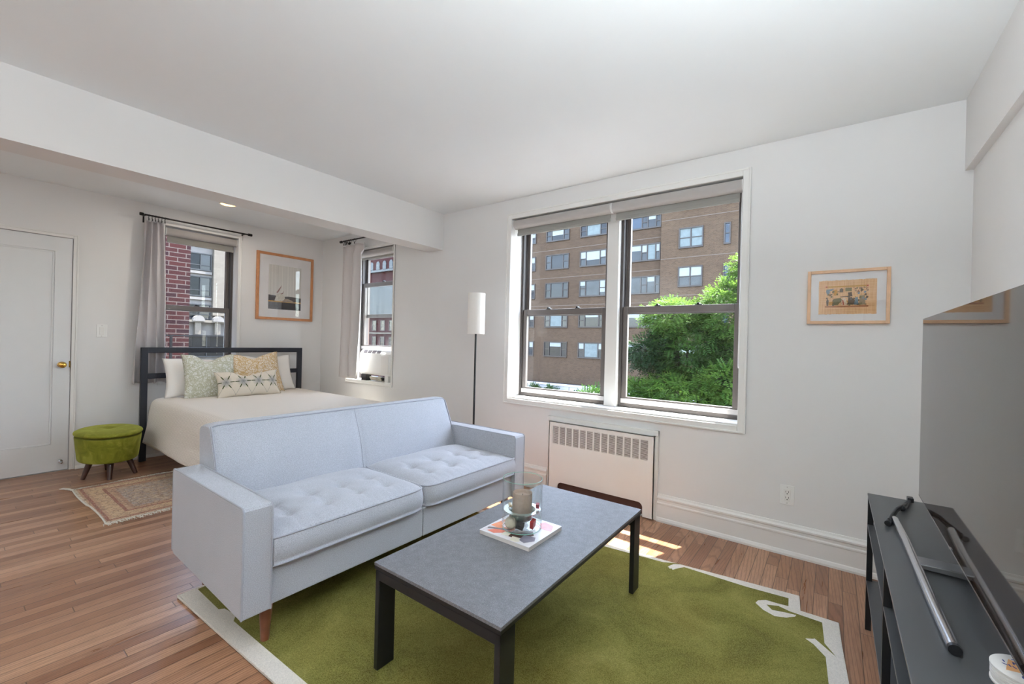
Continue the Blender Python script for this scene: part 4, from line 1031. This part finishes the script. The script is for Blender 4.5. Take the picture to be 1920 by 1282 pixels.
# ================================================================== OUTSIDE
GZ = -9.0
M_tanbrick = brick('tan_brown_brick', C(82, 66, 54), C(68, 54, 44), C(92, 80, 68), 'xz', .22, .085, .012, var=C(66, 54, 48))
M_ltan = brick('tan_brown_brick_bay', C(88, 71, 57), C(73, 58, 47), C(96, 84, 72), 'xz', .22, .085, .012, var=C(70, 57, 50))
M_winmetal = simple('brown_window_metal', C(46, 38, 36), .5, var=.05)
def pane_mat(name, base, rough=.08, spec=.28):
    t = NT(name); n = t.noise(t.coord(), .9, 3)
    t.link(t.ramp(n, [(.35, tuple(c*.6 for c in base[:3])+(1,)), (.65, base)]), t.b.inputs['Base Color']); t.b.inputs['Roughness'].default_value = rough; t.b.inputs['Specular IOR Level'].default_value = spec; return t.m
M_paneK = pane_mat('near_black_glass', C(18, 22, 28), .1, .12); M_paneD = pane_mat('dark_street_glass', C(34, 36, 42)); M_paneB = pane_mat('blue_street_glass', C(54, 66, 82)); M_paneG = pane_mat('grey_street_glass', C(52, 55, 60))
M_blind = simple('white_window_blind', C(132, 137, 138), .6, var=.04)
M_curt = simple('pale_window_drape', C(98, 108, 110), .7, var=.15, vscale=3)
M_roofw = simple('white_parapet_panel', C(176, 174, 180), .7, var=.03)
M_asph = simple('grey_asphalt', C(96, 96, 98), .9, var=.1, vscale=.5)
struct('ground_1', box(-90, 30, 3.9, 70, GZ-.3, GZ), M_asph)

def fwin(b, axis, pl, out, u0, u1, z0, z1, cuts, mats, rails=(), blind=None, depth=.10, fm=None):
    """window as part of building b. axis 'y': wall plane y=pl facing -y (out=-1); axis 'x': wall plane x=pl facing +x"""
    fm = fm or M_winmetal
    def bx(mb, a, c, d0, d1, e, f):
        if axis == 'y': mb.box(a, c, pl+out*d0, pl+out*d1, e, f)
        else: mb.box(pl+out*d0, pl+out*d1, a, c, e, f)
        return mb
    F = MB(); t = .09
    bx(F, u0, u1, 0, depth, z0-.03, z0+t); bx(F, u0, u1, 0, depth, z1-t, z1); bx(F, u0, u0+t, 0, depth, z0+t, z1-t); bx(F, u1-t, u1, 0, depth, z0+t, z1-t)
    cs_ = [0]+list(cuts)+[1]
    for c in cuts:
        u = u0+(u1-u0)*c; bx(F, u-t*.45, u+t*.45, 0, depth*.9, z0+t, z1-t)
    for (i, fr) in rails:
        a = u0+(u1-u0)*cs_[i]; c = u0+(u1-u0)*cs_[i+1]; zz = z0+(z1-z0)*fr; bx(F, a, c, 0, depth*.8, zz-.035, zz+.035)
    fo = obj('window', F, fm, b)
    for i in range(len(cs_)-1):
        a = u0+(u1-u0)*cs_[i]+t*.4; c = u0+(u1-u0)*cs_[i+1]-t*.4
        obj('pane', bx(MB(), a, c, .005, .03, z0+t, z1-t), mats[i % len(mats)], fo)
        if blind and blind[i % len(blind)]:
            h = blind[i % len(blind)]; obj('blind', bx(MB(), a+.02, c-.02, .03, .04, z1-t-(z1-z0-2*t)*h, z1-t), M_blind if h < .95 else M_curt, fo)
    return fo
b1 = thing('apartment_building', (-16, 36, GZ), 'tan brick apartment building across the street behind the tree', 'building')
obj('wall', box(-34, -11.55, 36, 44, GZ, 15.5), M_tanbrick, b1)
obj('projecting_bay', box(-11.55, 6, 35.6, 44, GZ, 15.5), M_ltan, b1)
rg = random.Random(11)
FZ = [(14.0, 12.7-.05), (12.12, 11.03), (9.73, 8.30), (7.02, 5.53), (4.0, 2.69), (1.32, -.13)]
FZ = [(12.12, 11.03), (9.73, 8.30), (7.02, 5.53), (4.0, 2.69), (1.32, -.13), (14.6, 13.3)]
styles = {('B', 1): ([M_paneG, M_paneD, M_paneG], None), ('C', 1): ([M_paneG, M_paneD, M_paneG], (.5, .62, .5)), ('B', 0): ([M_paneG, M_paneD, M_paneG], (0, .5, 0)), ('C', 0): ([M_paneD, M_paneG, M_paneD], (.0, .99, .0)),
          ('B', 2): ([M_paneD, M_paneD, M_paneD], None), ('C', 2): ([M_paneG, M_paneG, M_paneG], (.3, 0, .8)), ('B', 3): ([M_paneG]*3, (0, .97, .0)), ('C', 3): ([M_paneD]*3, (0, .25, 0)),
          ('B', 4): ([M_paneD]*3, (0, .3, 0)), ('C', 4): ([M_paneG]*3, (.4, .97, .4))}
for k, (zt_, zb_) in enumerate(FZ):
    for cn, a, b in (('A', -26.5, -24.05), ('B', -22.86, -20.28), ('C', -19.12, -16.45), ('Z', -30.3, -27.7)):
        ms, bl = styles.get((cn, k), ([M_paneG, M_paneD, M_paneG], (.5, 0, .4)))
        fwin(b1, 'y', 36, -1, a, b, zb_, zt_, (.24, .76), ms, rails=((0, .5), (2, .5)), blind=bl)
    fwin(b1, 'y', 36, -1, -14.6, -11.68, zb_, zt_, (.45, .62, .86), [M_paneB if k == 0 else M_paneG, M_paneG, M_paneG, M_paneG], rails=((1, .5), (3, .5)), blind=(.35, .5, .98, .5) if k in (1, 3) else (0, 0, .3, 0) if k != 4 else (.3, .3, 0, 0))
for zt_, zb_ in ((13.6, 12.0), (10.56, 8.96), (7.5, 5.9), (4.5, 2.9), (1.4, -.2)):
    fwin(b1, 'y', 35.6, -1, -10.12, -8.28, zb_, zt_, (.5,), [M_paneG], rails=((0, .5), (1, .5)), blind=(.97, .97) if zt_ > 10 else (.5, .5))
    fwin(b1, 'y', 35.6, -1, -6.83, -6.36, zb_, zt_, (), [M_paneB], rails=((0, .5),))
    fwin(b1, 'y', 35.6, -1, -4.4, -2.6, zb_, zt_, (.5,), [M_paneG], rails=((0, .5), (1, .5)), blind=(.5, .4))
for z in (10.15, 7.45, 4.75): obj('string_course', box(-34, -11.55, 35.985, 36, z, z+.06), simple('pale_lintel_line', C(94, 82, 74), .9), b1)
for z in (11.3, 8.2, 5.2): obj('string_course', box(-11.55, 6, 35.585, 35.6, z, z+.06), simple('pale_lintel_line', C(96, 84, 76), .9), b1)
obj('shade_gap', box(-34, -11, 35.3, 36, -2.75, -2.6), M_winmetal, b1)  # dark strip painted in as the shade gap above the parapet
pw = thing('parapet_wall', (-20, 34.8, GZ), 'white panelled parapet wall at the foot of the tan brick building', 'wall')
obj('panel', box(-34, -6, 34.6, 35.0, GZ, -2.66), M_roofw, pw)
obj('coping', box(-34, -6, 34.5, 35.1, -2.72, -2.60), simple('white_coping', C(186, 184, 186), .6), pw)
for i in range(12): obj('joint', box(-33+i*2.3, -32.97+i*2.3, 34.585, 34.6, -4.2, -2.72), M_paneG, pw)
ts = obj('terrace_edge', box(-34, -6, 33.0, 34.4, GZ, -3.55), simple('dark_terrace_edge', C(78, 74, 72), .8), loc=(-20, 33.7, GZ)); tag(ts, 'dark low terrace edge below the white parapet', 'wall')

# ---- building seen from the bed window
b2 = thing('office_building', (-48, 14, GZ), 'cream stone building with dark strip windows seen past the brick wing', 'building')
M_cream = brick('cream_stone', C(104, 98, 90), C(98, 92, 85), C(92, 86, 79), 'yz', .5, .2, .01, var=C(94, 88, 82))
M_stone = simple('carved_pale_stone', C(100, 96, 93), .8, var=.08, vscale=2)
obj('wall', box(-56, -45, 4, 24, GZ, 15), M_stone, b2)
obj('brick_pier', box(-45, -44.6, 15.05, 24, 2.9, 15), M_cream, b2)
for zt_, zb_ in ((13.8, 11.9), (11.0, 9.35), (8.35, 6.85), (6.30, 4.56), (3.85, 2.55)):
    fwin(b2, 'x', -45, 1, 8.0, 14.98, zb_, zt_, (.25, .5, .75, .88), [M_paneK, M_paneK, M_paneK, M_paneK, M_paneD], rails=((4, .3), (3, .3)), depth=.12, fm=M_black)
    obj('carved_sill', box(-45, -44.8, 7.8, 15.0, zb_-.32, zb_-.10), M_stone, b2)
obj('cornice', box(-45, -44.3, 4, 24, 2.25, 2.45), M_cream, b2)
for y in (13.9, 15.4):
    obj('arch_ornament', MB().prism([(y+.45*math.cos(a), 2.35+.5*math.sin(a)) for a in [PI*i/12 for i in range(13)]], 'x', -44.6, -44.2), M_stone, b2)
    obj('arch_pilaster', box(-44.7, -44.4, y-.22, y+.22, 1.2, 2.3), M_cream, b2)
fwin(b2, 'x', -44.9, 1, 8, 16.9, -.8, 1.1, (.25, .5, .75), [M_paneD, M_paneK, M_paneK, M_paneK], depth=.15, fm=M_black)
fwin(b2, 'x', -44.9, 1, 8, 16.9, -4.2, -1.1, (.25, .5, .75), [M_paneK, M_paneK, M_paneK, M_paneK], depth=.15, fm=M_black)

M_redbrick = brick('dark_red_brick', C(54, 28, 27), C(38, 24, 27), C(84, 75, 71), 'yz', .215, .0677, .0105, var=C(44, 28, 32))
b3 = thing('brick_wing', (-9.5, .5, GZ), 'dark red brick wing of the neighbouring building outside the bed window', 'building')
obj('wall', box(-14, -8, -3, 2.385, GZ, 12), M_redbrick, b3)
fe = thing('fire_escape', (-6.7, 1.9, .6), 'thin dark fire escape railing outside the bed window', 'railing')
obj('handrail', box(-6.72, -6.70, 1.2, 3.2, 1.185, 1.205), M_black, fe); obj('handrail', box(-6.72, -6.70, 1.2, 3.2, .62, .64), M_black, fe)
obj('post', box(-6.72, -6.695, 1.80, 1.825, GZ, 1.19), M_black, fe); obj('post', box(-6.72, -6.695, 3.17, 3.2, GZ, 1.19), M_black, fe)

# ---- building seen from the window with the air conditioner
b4 = thing('red_building', (-56, 41, GZ), 'red brick building with arched windows seen above the air conditioner', 'building')
M_red = brick('red_brick_facade', C(56, 27, 27), C(48, 25, 27), C(78, 54, 51), 'xz', .3, .1, .012, var=C(54, 34, 40))
obj('wall', box(-72, -38, 40, 50, GZ, 16), M_red, b4)
obj('ledge', box(-72, -38, 39.5, 40, 11.05, 11.35), M_paneD, b4); obj('ledge', box(-72, -38, 39.5, 40, 4.3, 4.8), M_paneD, b4); obj('ledge', box(-72, -38, 39.7, 40, 1.9, 2.1), M_paneG, b4)
obj('painted_glass_haze', box(-72, -38, 39.9, 40, 4.8, 9.3), simple('grey_blue_glass_haze', C(38, 43, 48), .5, var=.1, vscale=.3), b4)  # grey of the doubled sash glass and its reflection, painted on the facade
for i in range(10):
    x = -60.2+i*1.55
    pr = [(x, 11.5)]+[(x+.4-.4*math.cos(PI*j/8), 12.35+.4*math.sin(PI*j/8)) for j in range(9)]+[(x+.8, 11.5)]
    f = obj('arched_window', MB().prism(pr, 'y', 39.93, 40), M_paneD, b4)
for zt_, zb_ in ((3.9, 2.4), (1.5, -.2)):
    for i in range(7):
        x = -60.2+i*2.0; fwin(b4, 'y', 40, -1, x, x+1.0, zb_, zt_, (), [M_paneD, M_paneB], rails=((0, .5),), depth=.08)

# ---- trees
M_leaf = []
for i, (a, b) in enumerate(((C(34, 62, 22), C(58, 88, 32)), (C(50, 84, 28), C(88, 116, 46)), (C(22, 44, 20), C(36, 60, 28)))):
    t = NT('locust_leaf'); n = t.noise(t.coord(), 1.7, 2); t.link(t.ramp(n, [(.35, a), (.65, b)]), t.b.inputs['Base Color']); t.b.inputs['Roughness'].default_value = .6; t.b.inputs['Specular IOR Level'].default_value = .25
    tl = t.node('ShaderNodeBsdfTranslucent'); tl.inputs[0].default_value = tuple(min(1, c*1.3) for c in b[:3])+(1,)
    mx = t.node('ShaderNodeMixShader'); mx.inputs[0].default_value = .35; t.link(t.b.outputs[0], mx.inputs[1]); t.link(tl.outputs[0], mx.inputs[2]); t.link(mx.outputs[0], t.out.inputs[0]); M_leaf.append(t.m)
M_bark = simple('dark_bark', C(54, 44, 38), .9, var=.2, vscale=8)
def sprays(mb, c, r, n, size, rng, shell=.55, leaf=.075):
    for _ in range(int(n*2.6)):
        d_ = rng.normal(size=3); d_ /= np.linalg.norm(d_)+1e-9
        k = shell+(1-shell)*rng.random()**.7
        p = np.array(c)+d_*np.array(r)*k
        dr = d_*np.array([1, 1, .35])+rng.normal(size=3)*.45; dr[2] -= .18; dr /= np.linalg.norm(dr)
        up = np.array([0, 0, 1.])+rng.normal(size=3)*.25; sd_ = np.cross(dr, up); sd_ /= np.linalg.norm(sd_)+1e-9; L = size*rng.uniform(.7, 1.3)
        for j in range(6):
            q = p+dr*L*(j/6)+np.array([0, 0, -.12*L*(j/6)**2])
            for sg in (-1, 1):
                a = q+sd_*sg*.01; tip = q+sd_*sg*leaf*1.5+dr*leaf*.7+np.array([0, 0, rng.uniform(-.03, .01)]); wv = dr*leaf*.33
                mb.v += [tuple(a), tuple((a+tip)/2+wv), tuple(tip), tuple((a+tip)/2-wv)]; i = len(mb.v); mb.f.append((i-4, i-3, i-2, i-1)); mb.sm.append(False)
def tree(name, base, lumps, label, trunk_r=.22, cat='tree', seed=1, size=.42, leaf=.085):
    rng = np.random.default_rng(seed); t = thing(name, base, label, cat)
    fork = (lumps[0][0][0]*.6+base[0]*.4, lumps[0][0][1], min(l[0][2] for l in lumps)-.9)
    tk = MB().tube([base, ((base[0]+fork[0])/2+.1, base[1], (base[2]+fork[2])/2), fork], [trunk_r, trunk_r*.8, trunk_r*.6], 10); trunk = obj('trunk', tk, M_bark, t)
    for i, (c, r, n, mi) in enumerate(lumps):
        br = MB(); br.tube([fork, tuple(Vector(fork).lerp(Vector(c), .5)+Vector((0, 0, .25))), c], [trunk_r*.45, trunk_r*.25, trunk_r*.12], 7)
        for k in range(7):
            d_ = rng.normal(size=3); d_ /= np.linalg.norm(d_); d_[2] = abs(d_[2])*.7; e = np.array(c)+d_*np.array(r)*.9
            m_ = (np.array(c)+e)/2+rng.normal(size=3)*.12; br.tube([c, tuple(m_), tuple(e)], [trunk_r*.12, trunk_r*.07, .012], 5)
        obj('branch', br, M_bark, trunk)
        fm = MB(); sprays(fm, c, r, n, size, rng, leaf=leaf); obj('foliage', fm, M_leaf[mi], t)['kind'] = 'stuff'
    return t
tree('locust_tree', (-4.3, 18.2, GZ), [((-4.7, 18, 1.0), (1.5, 1.4, 1.3), 640, 0), ((-3.0, 18, 2.5), (1.2, 1.2, 1.25), 520, 1), ((-5.1, 17.6, 2.35), (1.15, 1.0, .65), 330, 1),
    ((-3.0, 18.4, .4), (1.3, 1.2, 1.3), 560, 0), ((-5.9, 17.4, .9), (.9, .9, .7), 230, 2), ((-4.6, 17.0, -.75), (1.7, 1.2, .8), 700, 1), ((-6.3, 17.0, -1.0), (1.0, .9, .85), 330, 1), ((-3.1, 17.0, -.1), (.9, .8, .7), 220, 1),  # lower lumps take the lighter leaf tone, sunlight painted into the colour
    ((-2.9, 17.3, -1.0), (1.0, .9, 1.1), 380, 2), ((-4.4, 16.8, -2.6), (2.6, 1.1, 1.0), 560, 0), ((-2.5, 18.2, 3.9), (.7, .7, .8), 170, 1), ((-1.0, 18.2, 1.5), (1.2, 1.2, 2.0), 380, 0)],
     'large green locust tree filling the right half of the double window', seed=4)
tree('young_tree', (-8.7, 17.6, GZ), [((-8.55, 17.6, -1.5), (.75, .7, .75), 220, 0), ((-8.0, 17.6, -2.4), (1.0, .8, .8), 200, 2)], 'lower leafy tree at bottom right corner of the left window half', .09, seed=9, size=.36)
for i, (x, y, z, r, n) in enumerate(((-22.3, 33.7, -3.15, .5, 60), (-20.5, 33.7, -3.2, .6, 60), (-17.9, 33.7, -3.35, .35, 30))):
    t = thing('shrub', (x, y, -3.55), ['tall leafy shrub in front of the white parapet, leftmost', 'middle leafy shrub in front of the white parapet', 'smallest shrub on the terrace edge nearest the young tree'][i], 'shrub')
    fm = MB(); sprays(fm, (x, y, z), (r, .35, r*.8), n, .45, np.random.default_rng(i+20), .2, .12); obj('foliage', fm, M_leaf[0], t)['kind'] = 'stuff'
    st_ = MB(); [st_.tube([(x, y, -3.55), (x+.15*k, y, -3.2)], .02, 5) for k in (-1, 0, 1)]; obj('stem', st_, M_bark, t)
